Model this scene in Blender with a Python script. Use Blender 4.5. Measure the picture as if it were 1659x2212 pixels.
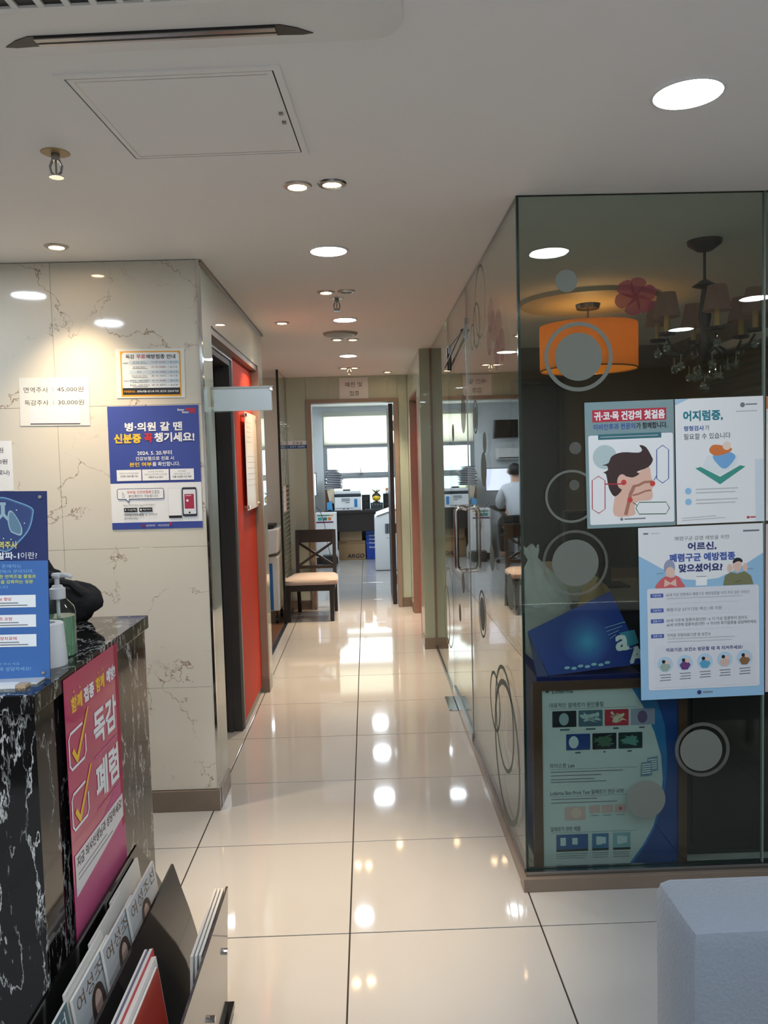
import bpy, bmesh, math, random
from mathutils import Vector, Matrix
random.seed(7)
for _o in list(bpy.data.objects): bpy.data.objects.remove(_o)
SC = bpy.context.scene
COL = SC.collection

# ---------------------------------------------------------------- camera
def make_camera():
    f, yaw, pitch, roll, h = 1718.69, 0.020447, -0.064088, -0.026709, 1.4687
    cy, sy, cp, sp = math.cos(yaw), math.sin(yaw), math.cos(pitch), math.sin(pitch)
    fwd = Vector((sy*cp, cy*cp, sp)); right = Vector((cy, -sy, 0)); up = right.cross(fwd)
    r2 = right*math.cos(roll) + up*math.sin(roll); u2 = -right*math.sin(roll) + up*math.cos(roll)
    cd = bpy.data.cameras.new('camera'); cd.sensor_fit = 'HORIZONTAL'; cd.sensor_width = 36
    cd.lens = f/1659*36; cd.clip_start = 0.02; cd.clip_end = 200
    co = bpy.data.objects.new('camera', cd); COL.objects.link(co)
    m = Matrix.Identity(4)
    for i in range(3):
        m[i][0] = r2[i]; m[i][1] = u2[i]; m[i][2] = -fwd[i]
    m[2][3] = h
    co.matrix_world = m
    SC.camera = co
make_camera()

# ---------------------------------------------------------------- world (bright overcast daylight outside the far window) and exposure
W = bpy.data.worlds.new('overcast_daylight'); SC.world = W; W.use_nodes = True
W.node_tree.nodes['Background'].inputs[0].default_value = (0.86, 0.94, 1.0, 1)
W.node_tree.nodes['Background'].inputs[1].default_value = 2.1
SC.view_settings.view_transform = 'Standard'
SC.view_settings.look = 'None'
SC.view_settings.exposure = 1.56
SC.view_settings.gamma = 1.0
SC.view_settings.use_curve_mapping = False
SC.cycles.max_bounces = 6
SC.cycles.diffuse_bounces = 3
SC.cycles.glossy_bounces = 4
SC.cycles.transparent_max_bounces = 12
SC.cycles.use_adaptive_sampling = True
SC.cycles.adaptive_threshold = 0.08
SC.cycles.sample_clamp_indirect = 6.0
SC.cycles.caustics_reflective = False
SC.cycles.caustics_refractive = False
LED_POWER = 33.0      # radiance of the LED discs
SPOT_POWER = 13.0     # watts of the warm halogen spots
ZC = 2.313            # ceiling height

# ---------------------------------------------------------------- materials
MATS = {}
def srgb(r, g, b):
    f = lambda c: (c/255/12.92) if c/255 <= 0.04045 else ((c/255+0.055)/1.055)**2.4
    return (f(r), f(g), f(b), 1)
def M(name, col=None, rough=0.5, metal=0.0, spec=0.5, coat=0.0, emit=0.0, var=0.0, scale=30.0, bump=0.0, trans=0.0, sheen=0.0, coat_rough=0.03):
    if name in MATS: return MATS[name]
    m = bpy.data.materials.new(name); m.use_nodes = True; MATS[name] = m
    nt = m.node_tree; b = nt.nodes['Principled BSDF']
    c = srgb(*col)
    b.inputs['Base Color'].default_value = c
    b.inputs['Roughness'].default_value = rough; b.inputs['Metallic'].default_value = metal
    b.inputs['Specular IOR Level'].default_value = spec
    b.inputs['Coat Weight'].default_value = coat; b.inputs['Coat Roughness'].default_value = coat_rough
    b.inputs['Transmission Weight'].default_value = trans
    b.inputs['Sheen Weight'].default_value = sheen
    if emit:
        b.inputs['Emission Color'].default_value = c; b.inputs['Emission Strength'].default_value = emit
    if var or bump:
        tc = nt.nodes.new('ShaderNodeTexCoord'); nz = nt.nodes.new('ShaderNodeTexNoise')
        nz.inputs['Scale'].default_value = scale; nz.inputs['Detail'].default_value = 4
        nt.links.new(tc.outputs['Object'], nz.inputs['Vector'])
        if var:
            mx = nt.nodes.new('ShaderNodeMix'); mx.data_type = 'RGBA'
            mx.inputs['A'].default_value = [x*(1-var) for x in c[:3]]+[1]
            mx.inputs['B'].default_value = [min(1, x*(1+var)) for x in c[:3]]+[1]
            nt.links.new(nz.outputs['Fac'], mx.inputs['Factor']); nt.links.new(mx.outputs['Result'], b.inputs['Base Color'])
        if bump:
            bp = nt.nodes.new('ShaderNodeBump'); bp.inputs['Strength'].default_value = bump; bp.inputs['Distance'].default_value = 0.01
            nt.links.new(nz.outputs['Fac'], bp.inputs['Height']); nt.links.new(bp.outputs['Normal'], b.inputs['Normal'])
    return m

def glass_mat(name, tint, f0=0.045, gloss=1.0):
    """thin architectural glass: clear (tinted) with Schlick reflection on either side"""
    m = bpy.data.materials.new(name); m.use_nodes = True; MATS[name] = m
    nt = m.node_tree; nt.nodes.clear(); N = nt.nodes.new; L = nt.links.new
    out = N('ShaderNodeOutputMaterial'); mix = N('ShaderNodeMixShader'); tr = N('ShaderNodeBsdfTransparent'); gl = N('ShaderNodeBsdfGlossy')
    tr.inputs[0].default_value = (*tint, 1); gl.inputs['Roughness'].default_value = 0.0; gl.inputs[0].default_value = (gloss, gloss, gloss, 1)
    lw = N('ShaderNodeLayerWeight'); lw.inputs[0].default_value = 0.5
    p = N('ShaderNodeMath'); p.operation = 'POWER'; p.inputs[1].default_value = 5
    ma = N('ShaderNodeMath'); ma.operation = 'MULTIPLY_ADD'; ma.inputs[1].default_value = 1-f0; ma.inputs[2].default_value = f0
    L(lw.outputs['Facing'], p.inputs[0]); L(p.outputs[0], ma.inputs[0]); L(ma.outputs[0], mix.inputs[0])
    L(tr.outputs[0], mix.inputs[1]); L(gl.outputs[0], mix.inputs[2]); L(mix.outputs[0], out.inputs[0])
    return m

def film_mat(name, col, clear, transl=0.4):
    """frosted or printed film: part clear, part diffuse, part translucent"""
    m = bpy.data.materials.new(name); m.use_nodes = True; MATS[name] = m
    nt = m.node_tree; nt.nodes.clear(); N = nt.nodes.new; L = nt.links.new
    out = N('ShaderNodeOutputMaterial'); a = N('ShaderNodeMixShader'); b = N('ShaderNodeMixShader')
    tr = N('ShaderNodeBsdfTransparent'); df = N('ShaderNodeBsdfDiffuse'); tl = N('ShaderNodeBsdfTranslucent')
    df.inputs[0].default_value = srgb(*col); tl.inputs[0].default_value = srgb(*col)
    a.inputs[0].default_value = transl; b.inputs[0].default_value = clear
    L(df.outputs[0], a.inputs[1]); L(tl.outputs[0], a.inputs[2]); L(a.outputs[0], b.inputs[1]); L(tr.outputs[0], b.inputs[2]); L(b.outputs[0], out.inputs[0])
    return m

def vein_mat(name, c1, c2, vein, vscale, width, mask_lo, mask_hi, rough, stretch=(1, 1, 1), rot=(0, 0, 0), distort=0.6, fine=None):
    m = bpy.data.materials.new(name); m.use_nodes = True; MATS[name] = m
    nt = m.node_tree; N = nt.nodes.new; L = nt.links.new; b = nt.nodes['Principled BSDF']
    geo = N('ShaderNodeNewGeometry'); mp = N('ShaderNodeMapping'); mp.inputs['Scale'].default_value = stretch; mp.inputs['Rotation'].default_value = rot
    L(geo.outputs['Position'], mp.inputs['Vector'])
    n1 = N('ShaderNodeTexNoise'); n1.inputs['Scale'].default_value = vscale*0.9; n1.inputs['Detail'].default_value = 7; n1.inputs['Roughness'].default_value = 0.62
    L(mp.outputs[0], n1.inputs['Vector'])
    sub = N('ShaderNodeVectorMath'); sub.operation = 'SUBTRACT'; sub.inputs[1].default_value = (.5, .5, .5); L(n1.outputs['Color'], sub.inputs[0])
    sc = N('ShaderNodeVectorMath'); sc.operation = 'SCALE'; sc.inputs['Scale'].default_value = distort; L(sub.outputs[0], sc.inputs[0])
    add = N('ShaderNodeVectorMath'); add.operation = 'ADD'; L(mp.outputs[0], add.inputs[0]); L(sc.outputs[0], add.inputs[1])
    vo = N('ShaderNodeTexVoronoi'); vo.feature = 'DISTANCE_TO_EDGE'; vo.inputs['Scale'].default_value = vscale; L(add.outputs[0], vo.inputs['Vector'])
    r = N('ShaderNodeMapRange'); r.inputs['From Min'].default_value = 0; r.inputs['From Max'].default_value = width; r.inputs['To Min'].default_value = 1; r.inputs['To Max'].default_value = 0
    L(vo.outputs['Distance'], r.inputs['Value'])
    n2 = N('ShaderNodeTexNoise'); n2.inputs['Scale'].default_value = vscale*1.3; n2.inputs['Detail'].default_value = 3; L(add.outputs[0], n2.inputs['Vector'])
    mk = N('ShaderNodeMapRange'); mk.inputs['From Min'].default_value = mask_lo; mk.inputs['From Max'].default_value = mask_hi; L(n2.outputs['Fac'], mk.inputs['Value'])
    mu = N('ShaderNodeMath'); mu.operation = 'MULTIPLY'; L(r.outputs[0], mu.inputs[0]); L(mk.outputs[0], mu.inputs[1])
    n3 = N('ShaderNodeTexNoise'); n3.inputs['Scale'].default_value = 2.2; n3.inputs['Detail'].default_value = 6; L(geo.outputs['Position'], n3.inputs['Vector'])
    base = N('ShaderNodeMix'); base.data_type = 'RGBA'; base.inputs['A'].default_value = srgb(*c1); base.inputs['B'].default_value = srgb(*c2); L(n3.outputs['Fac'], base.inputs['Factor'])
    fin = N('ShaderNodeMix'); fin.data_type = 'RGBA'; L(base.outputs['Result'], fin.inputs['A']); fin.inputs['B'].default_value = srgb(*vein); L(mu.outputs[0], fin.inputs['Factor'])
    L(fin.outputs['Result'], b.inputs['Base Color']); b.inputs['Roughness'].default_value = rough
    return m

vein_mat('cream_marble', (206, 200, 186), (222, 217, 205), (128, 98, 70), 3.0, 0.014, 0.48, 0.60, 0.06, (1, 1, 1), (0.4, 0.2, 0.5), 0.75)
vein_mat('black_marble', (14, 14, 15), (26, 25, 25), (206, 206, 204), 8.0, 0.055, 0.42, 0.60, 0.07, (1.35, 1.0, 0.34), (0.55, 0.7, 0.25), 0.62)
M('tile', (177, 175, 172), 0.055, spec=0.6, var=0.03, scale=3)
M('grout', (38, 31, 26), 0.8)
M('ceiling_paint', (246, 244, 242), 0.7, var=0.015, scale=2)
M('beige_paint', (238, 230, 218), 0.55)
M('white_paint', (226, 232, 235), 0.5)
M('base_stone', (122, 108, 95), 0.25, var=0.12, scale=12)
M('painted_glass', (188, 198, 182), 0.5, coat=1.0, coat_rough=0.012, var=0.04, scale=2)
M('green_panel', (156, 168, 148), 0.35, coat=0.7, coat_rough=0.02, var=0.06, scale=5)
M('taupe_frame', (148, 131, 117), 0.4, var=0.05, scale=20)
M('dark_grey_wood', (62, 59, 58), 0.45, var=0.15, scale=14)
M('grey_alu', (160, 160, 158), 0.35, metal=0.7)
M('red_panel', (216, 58, 30), 0.6, var=0.04, scale=6)
M('chrome', (205, 207, 210), 0.08, metal=1.0)
M('steel', (150, 150, 150), 0.25, metal=1.0)
M('black', (14, 14, 15), 0.4)
M('gloss_black', (10, 10, 11), 0.12)
M('dark_brown', (48, 34, 28), 0.4, var=0.15, scale=20)
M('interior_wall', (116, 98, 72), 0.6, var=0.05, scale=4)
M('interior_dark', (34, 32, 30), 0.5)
M('white', (235, 236, 235), 0.4)
M('paper', (236, 238, 240), 0.45)
M('lamination', (228, 228, 222), 0.12, coat=0.6)
M('white_plastic', (224, 228, 230), 0.35)
M('ink', (30, 30, 34), 0.5)
M('joint', (128, 116, 98), 0.7)
M('wood_floor', (96, 70, 52), 0.3, var=0.25, scale=9)
M('glass_edge', (26, 52, 50), 0.1, spec=0.8)
M('led', (232, 244, 255), 0.5, emit=LED_POWER)
M('warm_bulb', (255, 214, 160), 0.5, emit=22.0)
glass_mat('clear_glass', (0.90, 0.94, 0.91), 0.05)
glass_mat('front_glass', (0.80, 0.86, 0.83), 0.035)
film_mat('frosted', (152, 157, 150), 0.14, 0.45)
film_mat('frosted_faint', (150, 152, 146), 0.62, 0.45)
film_mat('pink_film', (196, 60, 92), 0.45, 0.5)
film_mat('pale_pink_film', (170, 120, 118), 0.82, 0.5)

# ---------------------------------------------------------------- mesh builder
def tagp(o, label=None, cat=None, group=None, kind=None):
    if label: o['label'] = label
    if cat: o['category'] = cat
    if group: o['group'] = group
    if kind: o['kind'] = kind
    return o
def thing(name, label, cat, loc=(0, 0, 0), rz=0.0, group=None, mat4=None, kind=None):
    o = bpy.data.objects.new(name, None); COL.objects.link(o)
    o.empty_display_size = 0.05
    if mat4 is not None: o.matrix_world = mat4
    else:
        o.location = loc; o.rotation_euler = (0, 0, rz)
        o.matrix_world = Matrix.Translation(loc) @ Matrix.Rotation(rz, 4, 'Z')
    return tagp(o, label, cat, group, kind)
def wm(o):
    return (wm(o.parent) @ o.matrix_parent_inverse @ o.matrix_basis) if o.parent else o.matrix_basis.copy()
class MB:
    def __init__(s): s.v = []; s.f = []; s.mi = []
    def add(s, vs, fs, m=0):
        n = len(s.v); s.v += [tuple(p) for p in vs]
        for q in fs: s.f.append([n+i for i in q]); s.mi.append(m)
        return s
    def box(s, x0, y0, z0, x1, y1, z1, m=0):
        vs = [(x0,y0,z0),(x1,y0,z0),(x1,y1,z0),(x0,y1,z0),(x0,y0,z1),(x1,y0,z1),(x1,y1,z1),(x0,y1,z1)]
        return s.add(vs, [(0,3,2,1),(4,5,6,7),(0,1,5,4),(1,2,6,5),(2,3,7,6),(3,0,4,7)], m)
    def hexa(s, c8, m=0):
        return s.add(c8, [(0,3,2,1),(4,5,6,7),(0,1,5,4),(1,2,6,5),(2,3,7,6),(3,0,4,7)], m)
    def bar(s, p, q, w, h, up=(0,0,1), m=0):
        p, q = Vector(p), Vector(q); d = (q-p).normalized(); u = Vector(up); sd = d.cross(u)
        if sd.length < 1e-4: sd = d.cross(Vector((1,0,0)))
        sd.normalize(); u = sd.cross(d).normalized(); a, b = sd*w/2, u*h/2
        return s.hexa([p-a-b, p+a-b, q+a-b, q-a-b, p-a+b, p+a+b, q+a+b, q-a+b], m)
    def cyl(s, p, q, r0, r1=None, n=16, m=0, cap=True):
        r1 = r0 if r1 is None else r1
        p, q = Vector(p), Vector(q); d = (q-p).normalized()
        a = d.cross(Vector((0,0,1)));
        if a.length < 1e-4: a = Vector((1,0,0))
        a.normalize(); b = d.cross(a)
        vs = []
        for c, r in ((p, r0), (q, r1)):
            for i in range(n):
                t = 2*math.pi*i/n; vs.append(c+a*math.cos(t)*r+b*math.sin(t)*r)
        fs = [(i, (i+1) % n, n+(i+1) % n, n+i) for i in range(n)]
        if cap: fs += [tuple(range(n-1, -1, -1)), tuple(range(n, 2*n))]
        return s.add(vs, fs, m)
    def lathe(s, prof, c=(0, 0, 0), n=24, m=0):
        vs = []; k = len(prof)
        for i in range(n):
            t = 2*math.pi*i/n
            for r, z in prof: vs.append((c[0]+r*math.cos(t), c[1]+r*math.sin(t), c[2]+z))
        fs = []
        for i in range(n):
            j = (i+1) % n
            for a in range(k-1): fs.append((i*k+a, j*k+a, j*k+a+1, i*k+a+1))
        return s.add(vs, fs, m)
    def tube(s, pts, r, n=8, m=0):
        pts = [Vector(p) for p in pts]; vs = []; prev = None
        for i, p in enumerate(pts):
            d = (pts[min(i+1, len(pts)-1)]-pts[max(i-1, 0)]).normalized()
            if prev is None:
                a = d.cross(Vector((0,0,1)))
                if a.length < 1e-3: a = d.cross(Vector((1,0,0)))
            else: a = prev-d*prev.dot(d)
            a.normalize(); prev = a; b = d.cross(a)
            rr = r[i] if isinstance(r, (list, tuple)) else r
            for k in range(n):
                t = 2*math.pi*k/n; vs.append(p+a*math.cos(t)*rr+b*math.sin(t)*rr)
        fs = []
        for i in range(len(pts)-1):
            for k in range(n): fs.append((i*n+k, i*n+(k+1) % n, (i+1)*n+(k+1) % n, (i+1)*n+k))
        fs += [tuple(range(n-1, -1, -1)), tuple(range((len(pts)-1)*n, len(pts)*n))]
        return s.add(vs, fs, m)
    def prism(s, pts, d, m=0):
        """pts: 3d outline, d: extrusion vector"""
        n = len(pts); P = [Vector(p) for p in pts]; D = Vector(d)
        return s.add(P+[p+D for p in P], [tuple(range(n-1, -1, -1)), tuple(range(n, 2*n))]+[(i, (i+1) % n, n+(i+1) % n, n+i) for i in range(n)], m)
    def ring(s, c, r0, r1, h, n=32, m=0):
        """flat annulus around z, from c.z to c.z+h"""
        return s.lathe([(r0, 0), (r1, 0), (r1, h), (r0, h), (r0, 0)], c, n, m)
    def ball(s, c, r, n=10, k=6, m=0, sz=1.0):
        pr = [(max(1e-4, r*math.sin(math.pi*i/k)), -r*sz*math.cos(math.pi*i/k)) for i in range(k+1)]
        return s.lathe(pr, c, n, m)
    def build(s, name, mats, parent=None, smooth=False, bevel=0.0, local=False, kind=None, label=None):
        me = bpy.data.meshes.new(name)
        off = wm(parent).inverted() if (parent is not None and not local) else None
        vs = [tuple(off @ Vector(p)) for p in s.v] if off is not None else s.v
        me.from_pydata(vs, [], s.f)
        mats = mats if isinstance(mats, (list, tuple)) else [mats]
        for q in mats: me.materials.append(MATS[q] if isinstance(q, str) else q)
        if len(mats) > 1: me.polygons.foreach_set('material_index', s.mi)
        bm = bmesh.new(); bm.from_mesh(me)
        bmesh.ops.remove_doubles(bm, verts=bm.verts, dist=1e-6)
        bmesh.ops.recalc_face_normals(bm, faces=bm.faces)
        if bevel:
            es = [e for e in bm.edges if len(e.link_faces) == 2 and e.calc_face_angle(0) > 0.5]
            bmesh.ops.bevel(bm, geom=es, offset=bevel, segments=2, profile=0.5, affect='EDGES', clamp_overlap=True)
        bm.to_mesh(me); bm.free()
        if smooth:
            me.polygons.foreach_set('use_smooth', [True]*len(me.polygons)); me.set_sharp_from_angle(angle=math.radians(40))
        o = bpy.data.objects.new(name, me); COL.objects.link(o)
        if parent is not None: o.parent = parent
        return tagp(o, label, kind=kind)
def struct(name, mb, mats, **k):
    return mb.build(name, mats, kind='structure', **k)
def box(*a, m=0): return MB().box(*a, m=m)
def copy_tree(o, parent=None):
    c = o.copy(); COL.objects.link(c)
    if parent is not None: c.parent = parent
    for ch in list(o.children): copy_tree(ch, c)
    return c
def place(o, loc, rz=0.0):
    o.location = loc; o.rotation_euler = (0, 0, rz); o.matrix_world = Matrix.Translation(loc) @ Matrix.Rotation(rz, 4, 'Z')
    return o
def rot2(pts, a, c=(0, 0)):
    ca, sa = math.cos(a), math.sin(a)
    return [(c[0]+(x-c[0])*ca-(y-c[1])*sa, c[1]+(x-c[0])*sa+(y-c[1])*ca) for x, y in pts]

# ---------------------------------------------------------------- flat printed matter
_txt = {}
def text_mesh(s, bold):
    k = (s, bold)
    if k in _txt: return _txt[k]
    cu = bpy.data.curves.new('lettering', 'FONT'); cu.body = s; cu.resolution_u = 2; cu.offset = bold
    ob = bpy.data.objects.new('lettering', cu); me = bpy.data.meshes.new_from_object(ob)
    vs = [(v.co.x, v.co.y) for v in me.vertices]; fs = [tuple(p.vertices) for p in me.polygons]
    bpy.data.objects.remove(ob); bpy.data.meshes.remove(me); bpy.data.curves.remove(cu)
    x0 = min(v[0] for v in vs); x1 = max(v[0] for v in vs); y0 = min(v[1] for v in vs); y1 = max(v[1] for v in vs)
    vs = [((x-x0)/(x1-x0), (y-y0)/(y1-y0)) for x, y in vs]
    _txt[k] = (vs, fs); return _txt[k]
def smooth_loop(pts, n=6):
    """closed Catmull-Rom through pts"""
    out = []; k = len(pts)
    for i in range(k):
        p0, p1, p2, p3 = (Vector(pts[(i+j-1) % k]) for j in range(4))
        for a in range(n):
            t = a/n; out.append(tuple(0.5*((2*p1)+(p2-p0)*t+(2*p0-5*p1+4*p2-p3)*t*t+(3*p1-p0-3*p2+p3)*t**3)))
    return out
class Print:
    """artwork in 0..1 coordinates (v down) on a sheet of w x h metres; local x right, y up, z out of the sheet"""
    def __init__(s, root, w, h, rel=0.0006, step=0.00002):
        s.root, s.w, s.h, s.rel, s.step = root, w, h, rel, step; s.parts = {}; s.n = 0
    def _put(s, part, vs, fs, mat):
        p = s.parts.setdefault(part, [[], [], [], []])
        if mat not in p[3]: p[3].append(mat)
        mi = p[3].index(mat); n = len(p[0]); z = s.rel+s.step*s.n; s.n += 1
        p[0] += [((u-.5)*s.w, (.5-v)*s.h, z) for u, v in vs]
        for f in fs: p[1].append([n+i for i in f]); p[2].append(mi)
    def poly(s, pts, mat, part='artwork'): s._put(part, pts, [tuple(range(len(pts)))], mat); return s
    def rect(s, u0, v0, u1, v1, mat, part='artwork'): return s.poly([(u0, v0), (u1, v0), (u1, v1), (u0, v1)], mat, part)
    def rrect(s, u0, v0, u1, v1, mat, r=0.01, part='artwork'):
        ru, rv = r/s.w, r/s.h; pts = []
        for cx, cy, a0 in ((u1-ru, v0+rv, -90), (u1-ru, v1-rv, 0), (u0+ru, v1-rv, 90), (u0+ru, v0+rv, 180)):
            for k in range(5):
                a = math.radians(a0+k*22.5); pts.append((cx+ru*math.cos(a), cy+rv*math.sin(a)))
        return s.poly(pts, mat, part)
    def frame(s, u0, v0, u1, v1, t, mat, fill, r=0.01):
        s.rrect(u0, v0, u1, v1, mat, r); return s.rrect(u0+t/s.w, v0+t/s.h, u1-t/s.w, v1-t/s.h, fill, max(r-t, 0.0005))
    def disc(s, u, v, r, mat, rv=None, n=24, part='artwork'):
        ru = r/s.w; rr = (rv or r)/s.h
        return s.poly([(u+ru*math.cos(2*math.pi*i/n), v+rr*math.sin(2*math.pi*i/n)) for i in range(n)], mat, part)
    def line(s, pts, t, mat, part='artwork'):
        vs = []; fs = []
        P = [Vector(((u-.5)*s.w, (.5-v)*s.h)) for u, v in pts]
        for i, p in enumerate(P):
            d = (P[min(i+1, len(P)-1)]-P[max(i-1, 0)]).normalized(); nn = Vector((-d.y, d.x))*t/2
            for q in (p+nn, p-nn): vs.append((q.x/s.w+.5, .5-q.y/s.h))
        for i in range(len(P)-1): fs.append((2*i, 2*i+1, 2*i+3, 2*i+2))
        s._put(part, vs, fs, mat); return s
    def text(s, t, u0, v0, u1, v1, mat, bold=0.0, part='lettering', slant=0.0):
        vs, fs = text_mesh(t, 0.0); part = '%s#%d' % (part, len(s.parts))
        b = bold*0.8*(v1-v0); bu = b*s.h/s.w          # heavier weights: the outline is stamped four times around itself
        for ox, oy in (((-bu, -b), (bu, -b), (-bu, b), (bu, b), (0, 0)) if bold >= 0.01 else ((0, 0),)):
            s._put(part, [(u0+bu+ox+(u1-u0-2*bu)*x+slant*(y-.5), v1-b+oy-(v1-v0-2*b)*y) for x, y in vs], fs, mat)
        return s
    def done(s):
        for part, (vs, fs, mi, mats) in s.parts.items():
            part = part.split('#')[0]; me = bpy.data.meshes.new(part); me.from_pydata(vs, [], fs)
            for q in mats: me.materials.append(MATS[q])
            me.polygons.foreach_set('material_index', mi)
            o = bpy.data.objects.new(part, me); COL.objects.link(o); o.parent = s.root
        return s.root
def part_of(t, name): return next(c for c in t.children if c.name.split('.')[0] == name)
def frame_matrix(center, right, up):
    r = Vector(right).normalized(); u = Vector(up).normalized(); n = r.cross(u)
    m = Matrix.Identity(4)
    for i in range(3): m[i][0] = r[i]; m[i][1] = u[i]; m[i][2] = n[i]; m[i][3] = center[i]
    return m
def sheet(name, label, cat, x0, z0, x1, z1, y, mat='paper', tilt=0.0, th=0.0006, group=None):
    """sheet of paper on a plane y = const that faces the hall entrance (-y)"""
    a = tilt; m = frame_matrix(((x0+x1)/2, y, (z0+z1)/2), (math.cos(a), 0, math.sin(a)), (-math.sin(a), 0, math.cos(a)))
    t = thing(name, label, cat, mat4=m, group=group); w, h = x1-x0, z1-z0
    sh = box(-w/2, -h/2, 0, w/2, h/2, th).build('sheet', mat, t, local=True)
    return t, Print(sh, w, h, th+0.0002)
def ink(name, r, g, b, rough=0.45):
    return M('ink_'+name, (r, g, b), rough) and 'ink_'+name

# ================================================================ SETTING
# ---- floor: grout bed with 60 cm polished tiles
fl = struct('floor', box(-3.2, -2.6, -0.06, 3.2, 12.4, -0.0025), 'grout')
tm = MB().box(-0.2977, -0.2977, -0.008, 0.2977, 0.2977, 0.0).build('floor_tile', 'tile', fl, bevel=0.0012)
first = True
for iy in range(-4, 12):
    for ix in range(-5, 5):
        cx = -0.0924+0.6*ix+0.3; cyy = 5.3986-0.6*9+0.6*iy+0.3+0.6*1
        if not (-0.6 < cyy < 12.6): continue
        if cx < -1.3 and 3.6 < cyy < 8.2: continue
        if cx > 0.9 and cyy > 5.6 and cyy < 8.2: continue
        if cx > 0.9 and cyy > 8.2: continue
        if cx < -1.6 and cyy > 3.6: continue
        o = tm if first else tm.copy()
        if not first: COL.objects.link(o); o.parent = fl
        first = False
        o.location = (cx, cyy, 0)
for iy in range(12, 21):
    for ix in range(-5, 3):
        cx = -0.0924+0.6*ix+0.3; cyy = 5.3986-0.6*9+0.6*iy+0.3+0.6*1
        if cyy > 12.4: continue
        if cx < -1.3 and cyy < 8.2: continue
        o = tm.copy(); COL.objects.link(o); o.parent = fl; o.location = (cx, cyy, 0)
bed = MB().box(-2.2, 5.30, -0.004, -0.795, 7.93, 0.0015); bed.build('wood_flooring', 'wood_floor', fl)

# ---- ceiling
struct('ceiling', box(-3.2, -2.6, ZC, 3.2, 12.4, ZC+0.1), 'ceiling_paint')

# ---- shell of the waiting area behind the viewpoint and of the rooms
struct('wall_back', box(-3.2, -2.7, 0, 3.2, -2.6, ZC), 'beige_paint')
struct('wall_outer_left', box(-3.3, -2.7, 0, -3.2, 3.33, ZC), 'beige_paint')
struct('wall_outer_right', box(3.2, -2.7, 0, 3.3, 2.625, ZC), 'beige_paint')
struct('wall_right_return', box(2.4, 2.625, 0, 3.3, 2.72, ZC), 'beige_paint')
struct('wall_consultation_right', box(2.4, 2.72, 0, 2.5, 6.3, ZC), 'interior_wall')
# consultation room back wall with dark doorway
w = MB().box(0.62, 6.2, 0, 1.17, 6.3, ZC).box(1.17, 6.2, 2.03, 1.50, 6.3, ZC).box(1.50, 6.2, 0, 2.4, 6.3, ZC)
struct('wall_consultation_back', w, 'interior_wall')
d3 = thing('door_3', None, None, (1.335, 6.2, 0), kind='structure')
MB().box(1.13, 6.15, 0, 1.17, 6.3, 2.07).box(1.50, 6.15, 0, 1.54, 6.3, 2.07).box(1.17, 6.15, 2.03, 1.50, 6.3, 2.07).build('door_frame', 'dark_brown', d3)
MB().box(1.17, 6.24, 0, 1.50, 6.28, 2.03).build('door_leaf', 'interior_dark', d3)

# ---- marble wall (faces the entrance)
wl = struct('wall_left', box(-3.2, 3.345, 0, -0.70, 3.50, ZC), 'joint')
zs = [0.092, 0.535, 1.133, 1.725, ZC-0.002]
xs = [-0.672, -1.27, -1.87, -2.47, -3.07]
for i in range(4):
    for k in range(4):
        box(xs[k+1]+0.0006, 3.33, zs[i]+0.0006, xs[k]-0.0006, 3.346, zs[i+1]-0.0006).build('marble_slab', 'cream_marble', wl, bevel=0.0005)
bl = struct('baseboard_left', box(-3.2, 3.318, 0, -0.662, 3.345, 0.09), 'base_stone', bevel=0.001)
# ---- hall side of that wall: back-painted glass panels around a recessed door and a red panel
ws = struct('wall_side_left', MB().box(-0.95, 3.40, 0, -0.675, 3.56, ZC).box(-0.95, 3.56, 2.09, -0.675, 5.08, ZC).box(-1.1, 5.08, 0, -0.675, 5.29, ZC), 'joint')
box(-0.676, 3.352, 0.0, -0.668, 3.57, 2.312).build('glass_panel', 'painted_glass', ws)
box(-0.676, 3.571, 2.085, -0.668, 5.128, 2.312).build('glass_panel', 'painted_glass', ws)
box(-0.676, 5.131, 0.0, -0.668, 5.292, 2.312).build('glass_panel', 'painted_glass', ws)
box(-0.712, 5.07, 0.09, -0.6655, 5.131, 2.085).build('door_post', 'taupe_frame', ws, bevel=0.002)
box(-0.715, 5.06, 0.0, -0.661, 5.20, 0.09).build('post_plinth', 'base_stone', ws, bevel=0.001)
box(-0.95, 3.57, 2.055, -0.6765, 5.07, 2.09).build('soffit', 'taupe_frame', ws)
box(-0.735, 4.385, 0.045, -0.713, 5.07, 2.056).build('red_panel', 'red_panel', ws)
box(-0.735, 4.385, 0.0, -0.715, 5.07, 0.044).build('kick_rail', 'grey_alu', ws)
struct('trim_1', box(-0.674, 3.3275, 0.09, -0.6635, 3.352, 2.312), 'chrome')
struct('baseboard_side_left', box(-0.70, 3.352, 0, -0.660, 3.57, 0.088), 'base_stone', bevel=0.001)
struct('trim_3', MB().box(-0.668, 3.34, ZC-0.012, -0.655, 5.29, ZC), 'taupe_frame')
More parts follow.
